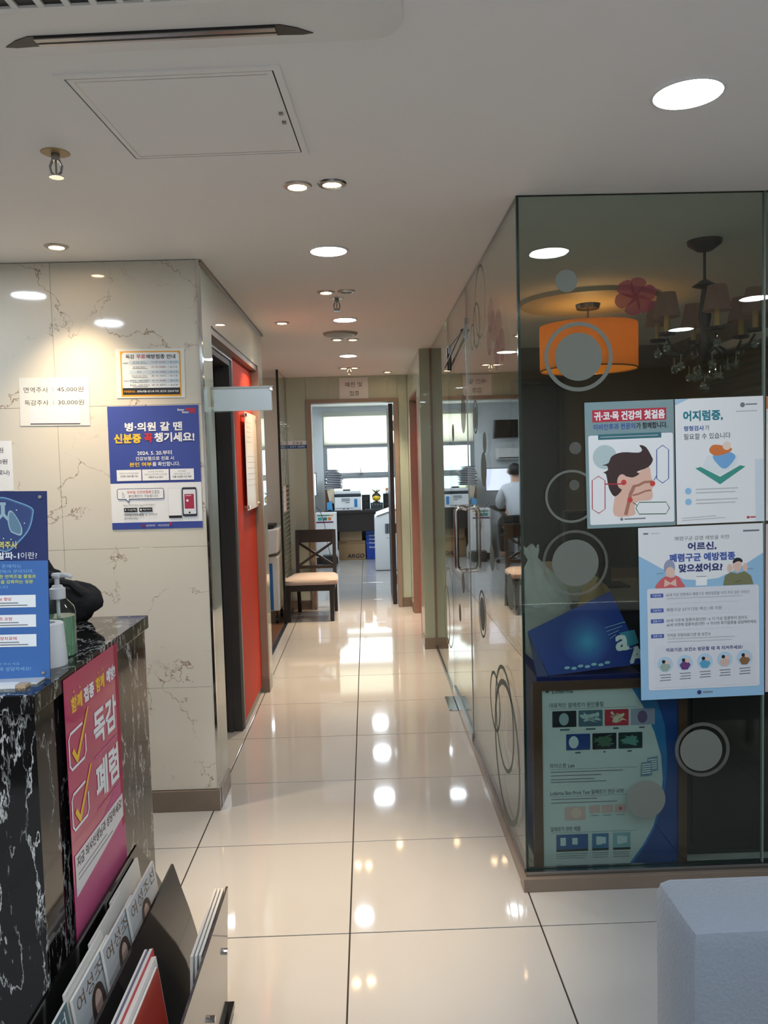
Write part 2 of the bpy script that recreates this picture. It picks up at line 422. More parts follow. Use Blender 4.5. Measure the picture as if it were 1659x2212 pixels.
# recessed door with dark grey frame
d1 = thing('door_1', None, None, (-0.80, 4.0, 0), kind='structure')
box(-0.93, 4.325, 0, -0.722, 4.383, 2.056).build('door_jamb', 'dark_grey_wood', d1, bevel=0.001)
box(-0.93, 3.60, 2.0, -0.722, 4.325, 2.056).build('door_head', 'dark_grey_wood', d1)
box(-0.93, 3.57, 0, -0.722, 3.60, 2.056).build('door_jamb', 'dark_grey_wood', d1)
box(-0.895, 3.60, 0.005, -0.855, 4.325, 2.0).build('door_leaf', 'dark_grey_wood', d1, bevel=0.002)
box(-0.80, 4.31, 0.0, -0.772, 4.3255, 2.0).build('door_stop', 'dark_grey_wood', d1)
MB().box(-0.7225, 3.60, 2.03, -0.714, 4.384, 2.056).box(-0.7225, 4.362, 0.0, -0.714, 4.384, 2.03).build('frame_edge', 'grey_alu', d1)
box(-0.786, 4.3235, 0.99, -0.775, 4.3255, 1.07).build('strike_plate', 'black', d1)
# ---- alcove to the left behind it
struct('wall_alcove_left', box(-2.3, 5.29, 0, -2.2, 8.0, ZC), 'beige_paint')
struct('wall_alcove_near', box(-2.2, 5.20, 0, -1.1, 5.29, ZC), 'beige_paint')
struct('trim_2', box(-0.792, 5.295, 0.0, -0.762, 7.9, 0.006), M('track', (52, 62, 78), 0.3, metal=0.6))
# ---- end wall with the doorway
we = struct('wall_end', MB().box(-2.2, 7.945, 0, -0.565, 8.05, ZC).box(0.31, 7.945, 0, 0.62, 8.05, ZC).box(-0.565, 7.945, 2.07, 0.31, 8.05, ZC), 'white_paint')
box(-2.2, 7.936, 0.0, -0.79, 7.946, 2.312).build('painted_panel', 'beige_paint', we)
for x0, x1, z0, z1 in ((-0.778, -0.582, 0.092, 2.312), (-0.580, -0.36, 2.087, 2.312), (-0.358, 0.222, 2.087, 2.312), (0.2245, 0.322, 2.087, 2.312), (0.3245, 0.419, 0.092, 2.312)):
    box(x0, 7.93, z0, x1, 7.946, z1).build('glass_panel', 'painted_glass', we)
struct('baseboard_end_left', box(-0.778, 7.918, 0, -0.575, 7.945, 0.09), 'base_stone', bevel=0.001)
struct('baseboard_end_right', box(0.318, 7.918, 0, 0.419, 7.945, 0.09), 'base_stone', bevel=0.001)
d2 = thing('door_2', None, None, (-0.13, 7.98, 0), kind='structure')
for bx in ((-0.585, -0.532), (0.285, 0.328)):
    box(bx[0], 7.905, 0, bx[1], 8.07, 2.052).build('door_jamb', 'taupe_frame', d2, bevel=0.003)
box(-0.585, 7.905, 2.052, 0.328, 8.07, 2.09).build('door_head', 'taupe_frame', d2, bevel=0.003)
box(0.236, 8.075, 0.008, 0.277, 8.90, 2.045).build('door_leaf', 'dark_brown', d2, bevel=0.002)
for z in (1.82, 1.52, 0.26):
    h = MB().box(0.2785, 8.04, z-0.05, 0.2845, 8.095, z+0.05); h.cyl((0.281, 8.066, z-0.05), (0.281, 8.066, z+0.05), 0.006, n=10)
    h.build('hinge', 'chrome', d2)
# ---- column and right hall wall with red door
struct('wall_column', box(0.421, 6.102, 0.085, 0.62, 6.30, ZC), 'green_panel', bevel=0.001)
struct('baseboard_column', box(0.415, 6.093, 0, 0.626, 6.30, 0.084), 'base_stone', bevel=0.001)
wr = struct('wall_right', MB().box(0.43, 6.30, 0, 0.62, 6.47, ZC).box(0.43, 6.47, 2.06, 0.62, 7.62, ZC).box(0.43, 7.62, 0, 0.62, 7.945, ZC), 'joint')
box(0.421, 6.301, 0, 0.431, 6.47, 2.312).build('glass_panel', 'painted_glass', wr)
box(0.421, 6.472, 2.056, 0.431, 7.62, 2.312).build('glass_panel', 'painted_glass', wr)
box(0.421, 7.622, 0.09, 0.431, 7.929, 2.312).build('glass_panel', 'painted_glass', wr)
d4 = thing('door_4', None, None, (0.5, 7.05, 0), kind='structure')
box(0.484, 6.50, 0.01, 0.515, 7.58, 2.03).build('door_leaf', 'red_panel', d4)
box(0.419, 7.565, 0, 0.50, 7.621, 2.056).build('door_jamb', 'taupe_frame', d4, bevel=0.002)
box(0.419, 6.471, 0, 0.50, 6.50, 2.056).build('door_jamb', 'taupe_frame', d4, bevel=0.002)
box(0.419, 6.50, 2.03, 0.50, 7.565, 2.056).build('door_head', 'taupe_frame', d4)
struct('baseboard_right', MB().box(0.412, 7.621, 0, 0.431, 7.92, 0.09), 'base_stone')
# ---- end room
struct('wall_room_left', box(-2.3, 8.05, 0, -2.2, 12.4, ZC), 'white_paint')
struct('wall_room_right', box(1.25, 8.05, 0, 1.35, 12.4, ZC), 'white_paint')
struct('wall_room_far', MB().box(-2.2, 12.3, 0, -0.66, 12.42, ZC).box(-0.66, 12.3, 0, 1.25, 12.42, 0.70).box(-0.66, 12.3, 2.22, 1.25, 12.42, ZC).box(1.15, 12.3, 0.7, 1.25, 12.42, 2.22), 'white_paint')
wi = thing('window_1', None, None, (0.2, 12.33, 0.7), kind='structure')
M('sash', (150, 156, 160), 0.4, metal=0.3)
def sash(x0, x1, z0, z1, t, y0=12.32, y1=12.38, name='window_frame'):
    MB().box(x0, y0, z0, x0+t, y1, z1).box(x1-t, y0, z0, x1, y1, z1).box(x0+t, y0, z0, x1-t, y1, z0+t).box(x0+t, y0, z1-t, x1-t, y1, z1).build(name, 'sash', wi)
    box(x0+t, (y0+y1)/2-0.003, z0+t, x1-t, (y0+y1)/2+0.003, z1-t).build('pane', 'clear_glass', wi)
sash(-0.66, 1.15, 0.70, 1.24, 0.03)
sash(-0.66, 0.44, 1.24, 1.74, 0.06, 12.31)
sash(0.44, 1.15, 1.24, 1.74, 0.06, 12.31)
sash(-0.66, 1.15, 1.74, 2.22, 0.03)
MB().box(-0.11, 12.285, 1.275, -0.06, 12.312, 1.30).bar((-0.085, 12.28, 1.29), (-0.095, 12.27, 1.37), 0.008, 0.008).build('window_latch', 'steel', wi)

# ================================================================ CEILING FITTINGS
def led(loc, label, r=0.078):
    t = thing('downlight', label, 'downlight', (loc[0], loc[1], ZC), group='round LED downlights')
    MB().lathe([(r, -0.006), (r+0.006, -0.005), (r+0.010, 0.0)], (0, 0, 0), 40).build('trim_ring', 'white', t, smooth=True, local=True)
    MB().lathe([(1e-4, -0.0045), (r*0.995, -0.0045)], (0, 0, 0), 40).build('diffuser', 'led', t, local=True)
    return t
led((0.779, 1.911), 'largest bright LED downlight, above the corner of the glass room')
led((-0.127, 3.24), 'bright LED downlight in the hall ceiling level with the marble corner', 0.072)
led((-0.104, 4.79), 'LED downlight in the hall just before the round grille', 0.066)
led((-0.121, 6.401), 'farthest LED downlight, in front of the doorway', 0.066)
led((-1.60, 2.74), 'LED downlight mirrored in the marble wall at far left', 0.075)
led((-1.47, 1.95), 'LED downlight mirrored in the marble wall right of the first', 0.075)
led((0.10, 10.1), 'LED downlight of the window room mirrored in the floor', 0.105)
led((-1.1, 10.1), 'LED downlight over the seated person in the window room', 0.105)
led((0.10, 8.75), 'LED downlight just inside the window room', 0.105)
led((-1.5, 6.6), 'LED downlight over the trolley in the alcove', 0.07)  # unseen lamp added to brighten the dark alcove
led((-1.1, 8.9), 'LED downlight in the left half of the window room', 0.105)  # added lamp, makes up for the dimmer daylight in this room
led((0.1, 11.3), 'LED downlight over the window desk', 0.105)  # another lamp added to brighten the far room
rowname = ('front', 'second', 'third', 'rearmost')
for j, y in enumerate((0.55, -0.35, -1.25, -2.1)):  # unseen grid of lamps added to lift the brightness of the ceiling
    for i, x in enumerate((-1.1, -0.45, 0.2, 0.8)):
        led((x, y), 'LED downlight over the waiting area, %s row behind the viewer, %s from the left' % (rowname[j], ('first', 'second', 'third', 'last')[i]), 0.078)
led((2.17, 0.84), 'LED downlight mirrored at the right edge of the glass front', 0.078)
led((2.17, -0.2), 'LED downlight mirrored among the chandelier crystals', 0.078)
M('spot_trim', (196, 188, 178), 0.3, metal=0.5)
def spot(loc, label, lit=True, power=1.0, r=0.027, trim='spot_trim', cone=62):
    t = thing('spotlight', label, 'spotlight', (loc[0], loc[1], ZC), group='small recessed spotlights')
    MB().lathe([(r, -0.002), (r+0.002, -0.007), (r+0.014, -0.005), (r+0.018, 0.0)], (0, 0, 0), 28).build('trim_ring', trim, t, smooth=True, local=True)
    MB().lathe([(1e-4, -0.003), (r, -0.003)], (0, 0, 0), 28).build('bulb', 'warm_bulb' if lit else 'steel', t, local=True)
    if lit:
        l = bpy.data.lights.new('spot_beam', 'SPOT'); l.energy = SPOT_POWER*power; l.color = (1.0, 0.76, 0.50)
        l.spot_size = math.radians(cone); l.spot_blend = 1.0; l.shadow_soft_size = 0.025
        lo = bpy.data.objects.new('spot_beam', l); COL.objects.link(lo); lo.parent = t; lo.location = (0, 0, -0.012)
    return t
spot((-0.187, 2.489), 'left spotlight of the nearest lit pair', power=3.2, cone=46)
spot((-0.081, 2.478), 'right spotlight of the nearest lit pair, dark metal rim', power=3.2, cone=46, trim='steel')
spot((-1.15, 3.098), 'lit spotlight close above the marble wall', power=1.8, cone=92)
spot((-0.177, 4.018), 'lit spotlight beside the dark one', power=1.6)
spot((-0.076, 4.008), 'unlit dark spotlight in the hall ceiling', lit=False)
spot((-0.483, 4.85), 'single lit spotlight near the red panel', power=2.2, cone=92)
spot((-0.178, 5.55), 'left of the two small spots behind the round grille', power=3.4)
spot((-0.07, 5.567), 'right of the two small spots behind the round grille', power=3.4)
spot((-0.182, 7.238), 'left of the farthest pair of spots', power=3.4)
spot((-0.082, 7.223), 'right of the farthest pair of spots', power=3.4)
spot((0.224, 7.623), 'last spotlight at right before the end wall', power=3.0)
def sprinkler(loc, label, stain=False):
    t = thing('sprinkler', label, 'sprinkler', (loc[0], loc[1], ZC), group='ceiling sprinklers')
    MB().lathe([(1e-4, -0.002), (0.034, -0.002), (0.038, 0)], (0, 0, 0), 24).build('escutcheon', M('escutcheon', (178, 148, 104), 0.5) if stain else 'spot_trim', t, local=True)
    b = MB().cyl((0, 0, -0.002), (0, 0, -0.022), 0.011, n=12)
    for sx in (-1, 1): b.tube([(sx*0.009, 0, -0.02), (sx*0.016, 0, -0.035), (sx*0.013, 0, -0.052), (0, 0, -0.062)], 0.0032, 6)
    b.cyl((0, 0, -0.022), (0, 0, -0.06), 0.0028, n=8)
    b.build('frame', 'steel', t, local=True)
    MB().cyl((0, 0, -0.062), (0, 0, -0.065), 0.019, n=14).build('deflector', 'chrome', t, local=True)
sprinkler((-0.807, 2.2), 'brass-plated sprinkler left of the access panel', True)
sprinkler((-0.13, 4.181), 'sprinkler hanging behind the unlit spotlight')
sprinkler((-0.13, 7.235), 'small sprinkler between the farthest pair of spots')
sprinkler((-0.57, 9.3), 'sprinkler inside the window room above the door')
# access panel
t = thing('access_panel', 'square white ceiling access hatch with thin frame', 'access panel', (-0.391, 2.005, ZC), -0.055)
f = MB()
for a, b_ in (((-0.245, -0.245), (0.245, -0.228)), ((-0.245, 0.228), (0.245, 0.245)), ((-0.245, -0.228), (-0.228, 0.228)), ((0.228, -0.228), (0.245, 0.228))):
    f.box(a[0], a[1], -0.004, b_[0], b_[1], 0.0)
f.build('frame', 'ceiling_paint', t, local=True)
box(-0.2275, -0.2275, -0.0012, 0.2275, 0.2275, 0.0).build('shadow_gap', M('gap', (60, 56, 52), 0.8), t, local=True)
box(-0.2245, -0.2245, -0.0035, 0.2245, 0.2245, -0.001).build('hatch', 'ceiling_paint', t, local=True)
MB().box(-0.212, -0.212, -0.0042, 0.212, -0.2105, -0.003).box(-0.212, 0.2105, -0.0042, 0.212, 0.212, -0.003).box(-0.212, -0.2105, -0.0042, -0.2105, 0.2105, -0.003).build('groove', 'spot_trim', t, local=True)
for y in (-0.02, 0.03):
    box(0.206, y-0.005, -0.008, 0.216, y+0.005, -0.003).build('catch', 'steel', t, local=True)
# round ceiling grille
t = thing('ceiling_speaker', 'round flat grey ceiling grille in the hall', 'ceiling grille', (-0.148, 5.297, ZC))
MB().lathe([(1e-4, -0.016), (0.10, -0.016), (0.108, -0.012), (0.116, 0.0)], (0, 0, 0), 40).build('cover', M('grille_grey', (150, 150, 142), 0.5), t, smooth=True, local=True)
MB().ring((0, 0, -0.0165), 0.085, 0.09, 0.001, 40).build('ring', 'spot_trim', t, local=True)
# cassette air conditioner
ac = thing('air_conditioner', 'white four-way cassette air conditioner in the ceiling', 'air conditioner', (-0.41, 1.187, ZC), -0.058)
pts = []
for cx, cy, a0 in ((0.41, 0.41, 0), (-0.41, 0.41, 90), (-0.41, -0.41, 180), (0.41, -0.41, 270)):
    for k in range(7):
        a = math.radians(a0+k*15); pts.append((cx+0.07*math.cos(a), cy+0.07*math.sin(a)))
M('ac_white', (240, 238, 235), 0.5)
MB().prism([(x, y, -0.008) for x, y in pts], (0, 0, 0.008)).build('panel', 'ac_white', ac, local=True, bevel=0.003, smooth=True)
for k in range(4):
    a = k*math.pi/2
    out = [(-0.305, 0.44), (-0.275, 0.418), (-0.245, 0.405), (0.245, 0.405), (0.275, 0.418), (0.305, 0.44), (0.285, 0.444), (0.245, 0.442), (-0.245, 0.442), (-0.285, 0.444)]
    MB().prism([(x, y, -0.0095) for x, y in rot2(out, a)], (0, 0, 0.002)).build('air_slot', 'black', ac, local=True)
    q = rot2([(-0.235, 0.415), (0.235, 0.415), (-0.235, 0.432), (0.235, 0.432)], a)
    MB().bar((*q[0], -0.0115), (*q[1], -0.0115), 0.012, 0.004).build('louver', 'steel', ac, local=True)
    MB().bar((*q[2], -0.0115), (*q[3], -0.0115), 0.006, 0.003).build('louver_edge', 'spot_trim', ac, local=True)
itk = box(-0.27, -0.31, -0.0095, 0.27, 0.31, -0.007).build('intake', 'black', ac, local=True)
for i in range(12):
    x = -0.265+i*0.0482; box(x-0.006, -0.31, -0.014, x+0.006, 0.31, -0.0095).build('grille_bar', 'ac_white', itk, local=True)
for i in range(5):
    y = -0.308+i*0.154; box(-0.27, y-0.006, -0.0145, 0.27, y+0.006, -0.0095).build('grille_bar', 'ac_white', itk, local=True)

# ================================================================ GLASS PARTITIONS
def circle_film(parent, plane, pos, cu, cz, r, r_in=0.0, mat='frosted', n=40):
    """plane 'x': film on x = pos (u is y); plane 'y': on y = pos (u is x). A thin disc or ring."""
    vs = []; fs = []; d = 0.0004
    for rr in ((r_in, r) if r_in else (r,)):
        for s_ in (-d, d):
            for i in range(n):
                a = 2*math.pi*i/n; u, z = cu+rr*math.cos(a), cz+rr*math.sin(a)
                vs.append((pos+s_, u, z) if plane == 'x' else (u, pos+s_, z))
    if r_in:
        for i in range(n):
            j = (i+1) % n
            fs += [(i, j, 2*n+j, 2*n+i), (n+i, n+j, 3*n+j, 3*n+i)]
    else: fs = [tuple(range(n)), tuple(range(n, 2*n))]
    return MB().add(vs, fs).build('frosted_circle', mat, parent)
def pane(parent, x0, y0, z0, x1, y1, z1, mat='clear_glass', name='pane'):
    """glass sheet whose narrow edges show dark green"""
    b = MB().box(x0, y0, z0, x1, y1, z1)
    thin = 0 if (x1-x0) < (y1-y0) else 1
    o = b.build(name, [mat, 'glass_edge'], parent)
    for p in o.data.polygons:
        p.material_index = 0 if abs(p.normal[thin]) > 0.9 else 1
    return o
GX, GY = 0.512, 2.625
gs = thing('glass_partition', 'long clear glass wall with frosted rings along the right of the hall', 'glass partition', (GX, 4.3, 0))
pA = pane(gs, GX-0.005, GY+0.006, 0.04, GX+0.005, 3.95, 2.31)
pT = pane(gs, GX-0.005, 3.955, 2.125, GX+0.005, 4.83, 2.31)
pC = pane(gs, GX-0.005, 4.835, 0.03, GX+0.005, 6.10, 2.31)
MB().box(GX-0.016, GY-0.01, 0, GX+0.022, 3.95, 0.04).build('floor_channel', 'base_stone', gs, bevel=0.001)
MB().box(GX-0.008, GY, 0.04, GX-0.0055, 3.95, 0.052).build('channel_lip', 'steel', gs)
MB().box(GX-0.012, 4.84, 0, GX+0.012, 6.093, 0.028).build('floor_channel', 'steel', gs)
box(GX-0.014, 6.088, 0.0, GX+0.014, 6.1015, 2.31).build('wall_channel', 'base_stone', gs)
for cu, cz, r, ri, mt in ((3.56, 0.765, 0.108, 0.098, 'frosted'), (3.56, 0.765, 0.076, 0, 'frosted'), (3.24, 0.46, 0.125, 0.112, 'frosted'), (2.98, 0.345, 0.272, 0.250, 'frosted'),
        (3.02, 0.46, 0.205, 0.190, 'frosted'), (2.84, 0.985, 0.066, 0, 'frosted'), (3.25, 1.06, 0.055, 0, 'frosted'), (3.44, 1.42, 0.075, 0, 'frosted'), (3.40, 1.535, 0.045, 0, 'frosted'),
        (3.67, 1.66, 0.078, 0.068, 'frosted'), (3.67, 1.655, 0.05, 0, 'frosted'), (3.58, 2.06, 0.10, 0.090, 'frosted'), (3.46, 2.14, 0.155, 0.145, 'frosted_faint'), (3.72, 2.03, 0.06, 0.052, 'frosted_faint')):
    circle_film(pA, 'x', GX-0.0057, cu, cz, r, ri, mt)
for cu, cz, r, ri, mt in ((5.22, 0.44, 0.195, 0.178, 'frosted'), (5.05, 0.52, 0.26, 0.248, 'frosted_faint')):
    circle_film(pC, 'x', GX-0.0057, cu, cz, r, ri, mt)
for cu, cz, r in ((3.18, 2.03, 0.07), (3.12, 1.98, 0.06), (3.22, 1.94, 0.06), (3.0, 1.95, 0.075), (2.93, 1.88, 0.06), (3.05, 1.86, 0.06)):
    circle_film(pA, 'x', GX-0.0059, cu, cz, r, 0, 'pale_pink_film', 24)
# glass swing door
gd = thing('glass_door', 'frameless glass swing door with a long chrome pull handle', 'door', (GX, 4.4, 0))
pB = pane(gd, GX-0.005, 3.96, 0.075, GX+0.005, 4.828, 2.12)
box(GX-0.015, 3.957, 0.012, GX+0.015, 4.828, 0.075).build('bottom_rail', 'chrome', gd, bevel=0.003)
box(GX-0.013, 4.70, 2.085, GX+0.013, 4.828, 2.135).build('top_patch', 'steel', gd)
MB().box(GX-0.0075, 3.949, 0.075, GX+0.0075, 3.9605, 2.13).build('edge_profile', 'grey_alu', gd)
h = MB()
for s_ in (-1, 1):
    x = GX+s_*0.062; pts = [(GX+s_*0.006, 4.05, 1.215), (GX+s_*0.03, 4.05, 1.222)]
    for k in range(5):
        a = math.radians(k*22.5); pts.append((x-s_*0.03+s_*0.03*math.sin(a), 4.05, 1.192+0.03*math.cos(a)))
    for k in range(5):
        a = math.radians(k*22.5); pts.append((x-s_*0.03+s_*0.03*math.cos(a), 4.05, 0.925-0.03*math.sin(a)))
    pts.append((GX+s_*0.006, 4.05, 0.895))
    MB().tube(pts, 0.013, 14).build('pull_handle', 'chrome', gd, smooth=True)
for cu, cz, r, ri in ((4.27, 0.80, 0.058, 0), (4.62, 1.62, 0.05, 0), (4.12, 1.70, 0.10, 0), (4.45, 0.60, 0.05, 0)):
    circle_film(pB, 'x', GX-0.0057, cu, cz, r, ri, 'frosted' if r < 0.09 else 'frosted_faint')
MB().box(GX-0.018, 4.733, 1.99, GX-0.006, 4.747, 2.125).build('door_closer', 'black', gd, bevel=0.003)
MB().bar((GX-0.022, 4.84, 2.02), (GX-0.022, 3.98, 2.105), 0.008, 0.010).build('closer_arm', 'black', gd)
box(GX-0.012, 3.95, 2.06, GX+0.012, 3.975, 2.16).build('stop_patch', 'chrome', gd)
t = thing('pivot_plate', 'square chrome floor pivot plate under the glass door', 'floor plate', (GX, 4.69, 0))
box(0.443, 4.555, 0.0, 0.588, 4.835, 0.004).build('plate', 'chrome', t, bevel=0.001)
MB().cyl((GX, 4.76, 0.004), (GX, 4.76, 0.012), 0.016).build('pivot', 'black', t)
for x, y in ((0.455, 4.57), (0.576, 4.57), (0.455, 4.82), (0.576, 4.82)): MB().cyl((x, y, 0.004), (x, y, 0.0055), 0.006, n=10).build('screw', 'steel', t)
# front of the glass room
gf = thing('glass_partition', 'dark tall glass front with posters and frosted circles beside the sofa', 'glass partition', (0.9, GY, 0))
pF = pane(gf, GX-0.006, GY-0.006, 0.06, 1.318, GY+0.006, 2.311, 'front_glass')
pG = pane(gf, 1.322, GY-0.006, 0.06, 2.40, GY+0.006, 2.311, 'front_glass')
box(GX-0.02, GY-0.035, 0, 2.40, GY+0.03, 0.046).build('sill', 'base_stone', gf, bevel=0.002)
MB().box(GX-0.008, GY-0.018, 0.046, 2.40, GY-0.007, 0.062).box(GX-0.008, GY+0.007, 0.046, 2.40, GY+0.018, 0.062).build('channel', 'steel', gf)
MB().box(1.317, GY-0.0065, 0.06, 1.323, GY+0.0065, 2.31).build('joint_seal', M('seal', (110, 124, 116), 0.3), gf)
for x, z, r, ri, mt in ((0.667, 2.037, 0.036, 0, 'frosted'), (0.704, 1.792, 0.078, 0, 'frosted'), (0.704, 1.792, 0.113, 0.100, 'frosted'), (0.676, 1.335, 0.088, 0.080, 'frosted'), (0.690, 1.494, 0.02, 0, 'frosted_faint'), (0.685, 1.372, 0.017, 0, 'frosted_faint'),
        (0.686, 1.113, 0.078, 0, 'frosted'), (0.686, 1.113, 0.110, 0.101, 'frosted_faint'), (1.108, 0.461, 0.072, 0, 'frosted'), (1.112, 0.463, 0.094, 0.082, 'frosted_faint'), (0.919, 0.297, 0.066, 0, 'frosted')):
    circle_film(pF, 'y', GY-0.0067, x, z, r, ri, mt)
fl_ = []
for k in range(6):
    a = k*math.pi/3+0.3; pts = smooth_loop([(0.898+0.02*math.cos(a+0.9), 1.985+0.02*math.sin(a+0.9)), (0.898+0.062*math.cos(a+0.45), 1.985+0.055*math.sin(a+0.45)), (0.898+0.072*math.cos(a), 1.985+0.062*math.sin(a)), (0.898+0.055*math.cos(a-0.5), 1.985+0.055*math.sin(a-0.5)), (0.898, 1.985)], 4)
    MB().prism([(x, GY+0.0062+0.0002*k, z) for x, z in pts], (0, 0.00015, 0)).build('petal_decal', 'pink_film', pF)
# short glass screen before the end wall
gl = thing('glass_partition', 'short glass screen with striped film left of the wooden chair', 'glass partition', (-0.78, 7.55, 0))
pL = pane(gl, -0.785, 7.22, 0.0, -0.775, 7.92, 2.311)
box(-0.79, 7.213, 0.0, -0.77, 7.2205, 2.311).build('edge_seal', 'black', gl)
M('stripe_film', (92, 106, 92), 0.6)
for i in range(20):
    z = 0.42+i*0.043; y0 = 7.30+(i % 3)*0.03
    box(-0.7742, y0, z, -0.7735, 7.88, z+0.022).build('film_stripe', 'stripe_film', pL)
box(-0.7742, 7.36, 1.02, -0.7734, 7.62, 1.26).build('notice_sheet', 'paper', pL)
for y, z0, z1 in ((7.4, 1.40, 1.52), (7.55, 1.45, 1.6), (7.7, 1.36, 1.5), (7.62, 1.26, 1.34)): box(-0.7742, y, z0, -0.7735, y+0.012, z1).build('film_stripe', 'stripe_film', pL)
box(-0.7715, 7.25, 0.0, -0.760, 7.92, 0.02).build('floor_channel', 'steel', gl)

# ================================================================ SIGNS AND POSTERS
I = lambda n, r, g, b: ink(n, r, g, b)
K = I('black', 28, 28, 34); WH = I('white', 238, 240, 242); GR = I('grey', 120, 124, 130); LG = I('light_grey', 190, 194, 198)
def bars(P, u0, v0, u1, n, dv, t, mat, ragged=0.1):
    for i in range(n):
        P.line([(u0, v0+i*dv), (u1-ragged*random.random()*(u1-u0), v0+i*dv)], t, mat)
# ---- price sheet
t, P = sheet('price_sheet', 'white laminated price sheet with two Korean price lines on the marble wall', 'sign', -1.419, 1.650, -1.134, 1.846, 3.3285, 'lamination', -0.018)
T_ = I('print_dark', 70, 62, 66)
P.text('면역주사', 0.065, 0.195, 0.415, 0.31, T_).text(':', 0.475, 0.215, 0.488, 0.275, T_).text('45,000원', 0.545, 0.185, 0.92, 0.30, T_)
P.text('독감주사', 0.072, 0.465, 0.415, 0.575, T_).text(':', 0.478, 0.485, 0.491, 0.545, T_).text('30,000원', 0.55, 0.455, 0.925, 0.57, T_)
P.rect(0.145, 0.945, 0.86, 0.975, I('shadow_edge', 90, 84, 90)); P.rect(0.13, 0.60, 0.86, 0.95, I('cover_white', 226, 224, 228)); P.done()
# ---- second sheet, cut by the picture edge
t, P = sheet('price_sheet', 'white price sheet cut off at the left edge above the blue poster', 'sign', -1.75, 1.388, -1.461, 1.594, 3.3285, 'paper', -0.012)
P.text('원', 0.80, 0.13, 0.875, 0.235, T_, 0.01).text('00원', 0.755, 0.36, 0.925, 0.46, T_, 0.01).text('코로나)', 0.72, 0.58, 0.95, 0.695, T_, 0.01); P.done()
# ---- flu vaccination notice
t, P = sheet('vaccination_notice', 'laminated flu vaccination timetable with yellow border on the marble wall', 'sign', -1.02, 1.754, -0.738, 1.955, 3.3285, 'lamination', -0.012)
Y_ = I('amber', 226, 160, 30); R_ = I('wine', 168, 36, 60); BK = I('near_black', 30, 34, 42)
P.rrect(0.07, 0.05, 0.945, 0.97, Y_, 0.002); P.rrect(0.092, 0.075, 0.925, 0.80, I('pale', 224, 229, 232), 0.012); P.rect(0.092, 0.20, 0.925, 0.79, I('pale', 0, 0, 0)); P.rect(0.092, 0.795, 0.925, 0.935, BK)
P.text('독감', 0.15, 0.115, 0.275, 0.205, K, 0.03).text('무료', 0.305, 0.115, 0.435, 0.205, R_, 0.03).text('예방접종 안내', 0.445, 0.115, 0.87, 0.205, K, 0.03)
rows = [('2회 접종 대상자', '25. 09. 22(월)', 0.255), ('1회 접종 대상자', '25. 09. 29(월)', 0.355), ('임신부', '25. 09. 29(월)', 0.455), ('만75세 이상 어르신', '25. 10. 15(수)', 0.535), ('만70세 ~ 74세 어르신', '25. 10. 20(월)', 0.63), ('만65세 ~ 69세 어르신', '25. 10. 22(수)', 0.72)]
PB = I('pale_blue', 196, 211, 222)
for i, (a, b_, v) in enumerate(rows):
    if i % 2 == 0: P.rect(0.20, v-0.012, 0.925, v+0.062, PB)
for i, (a, b_, v) in enumerate(rows):
    w_ = 0.02*len(a); P.text(a, 0.36-w_/2-0.02, v, 0.36+w_/2-0.02, v+0.032, K)
    if i != 2: P.line([(0.24, v+0.048), (0.46, v+0.048)], 0.0018, GR)
    P.text(b_, 0.52, v, 0.725, v+0.038, R_ if '월' in b_ else K); P.text("~ '26. 4. 30.", 0.76, v+0.004, 0.90, v+0.034, K)
P.text('어린이', 0.105, 0.275, 0.18, 0.31, K).text('어르신', 0.11, 0.635, 0.185, 0.67, K)
P.text('무료접종대상 :', 0.105, 0.845, 0.285, 0.89, Y_, 0.02).text('생후6개월~만13세 이하, 임신부, 만65세 이상', 0.30, 0.845, 0.905, 0.89, WH, 0.02); P.done()
# ---- blue ID poster
t, P = sheet('identity_poster', 'large blue poster asking visitors to bring their identity card', 'poster', -1.064, 1.212, -0.689, 1.722, 3.3285, 'paper', -0.004)
BL = I('royal_blue', 58, 76, 156); DB = I('deep_blue', 34, 44, 110); YE = I('yellow', 240, 196, 58); RD = I('red', 200, 52, 62); CR = I('crimson', 170, 44, 74)
P.rect(0, 0, 1, 0.625, BL).rect(0, 0.945, 1, 1, BL)
P.text('Better', 0.77, 0.028, 0.845, 0.046, WH, 0.02).text('Better', 0.82, 0.048, 0.895, 0.066, WH, 0.02).rect(0.855, 0.024, 0.965, 0.046, CR).rect(0.90, 0.046, 0.965, 0.066, CR)
for dv, mt in ((0.006, DB), (0.0, None)):
    P.text('병·의원 갈 땐', 0.185+dv/2, 0.132+dv, 0.815+dv/2, 0.205+dv, mt or WH, 0.045); P.text('신분증', 0.062+dv/2, 0.222+dv, 0.36+dv/2, 0.30+dv, mt or YE, 0.05)
    P.text('꼭', 0.39+dv/2, 0.222+dv, 0.485+dv/2, 0.298+dv, mt or RD, 0.05); P.text('챙기세요!', 0.505+dv/2, 0.218+dv, 0.945+dv/2, 0.295+dv, mt or WH, 0.045)
P.text('2024. 5. 20.부터', 0.31, 0.362, 0.69, 0.40, WH, 0.025).text('건강보험으로 진료 시', 0.29, 0.41, 0.71, 0.442, WH, 0.02)
P.text('본인 여부', 0.22, 0.455, 0.465, 0.492, YE, 0.04).text('를 확인합니다.', 0.472, 0.455, 0.775, 0.49, WH, 0.02)
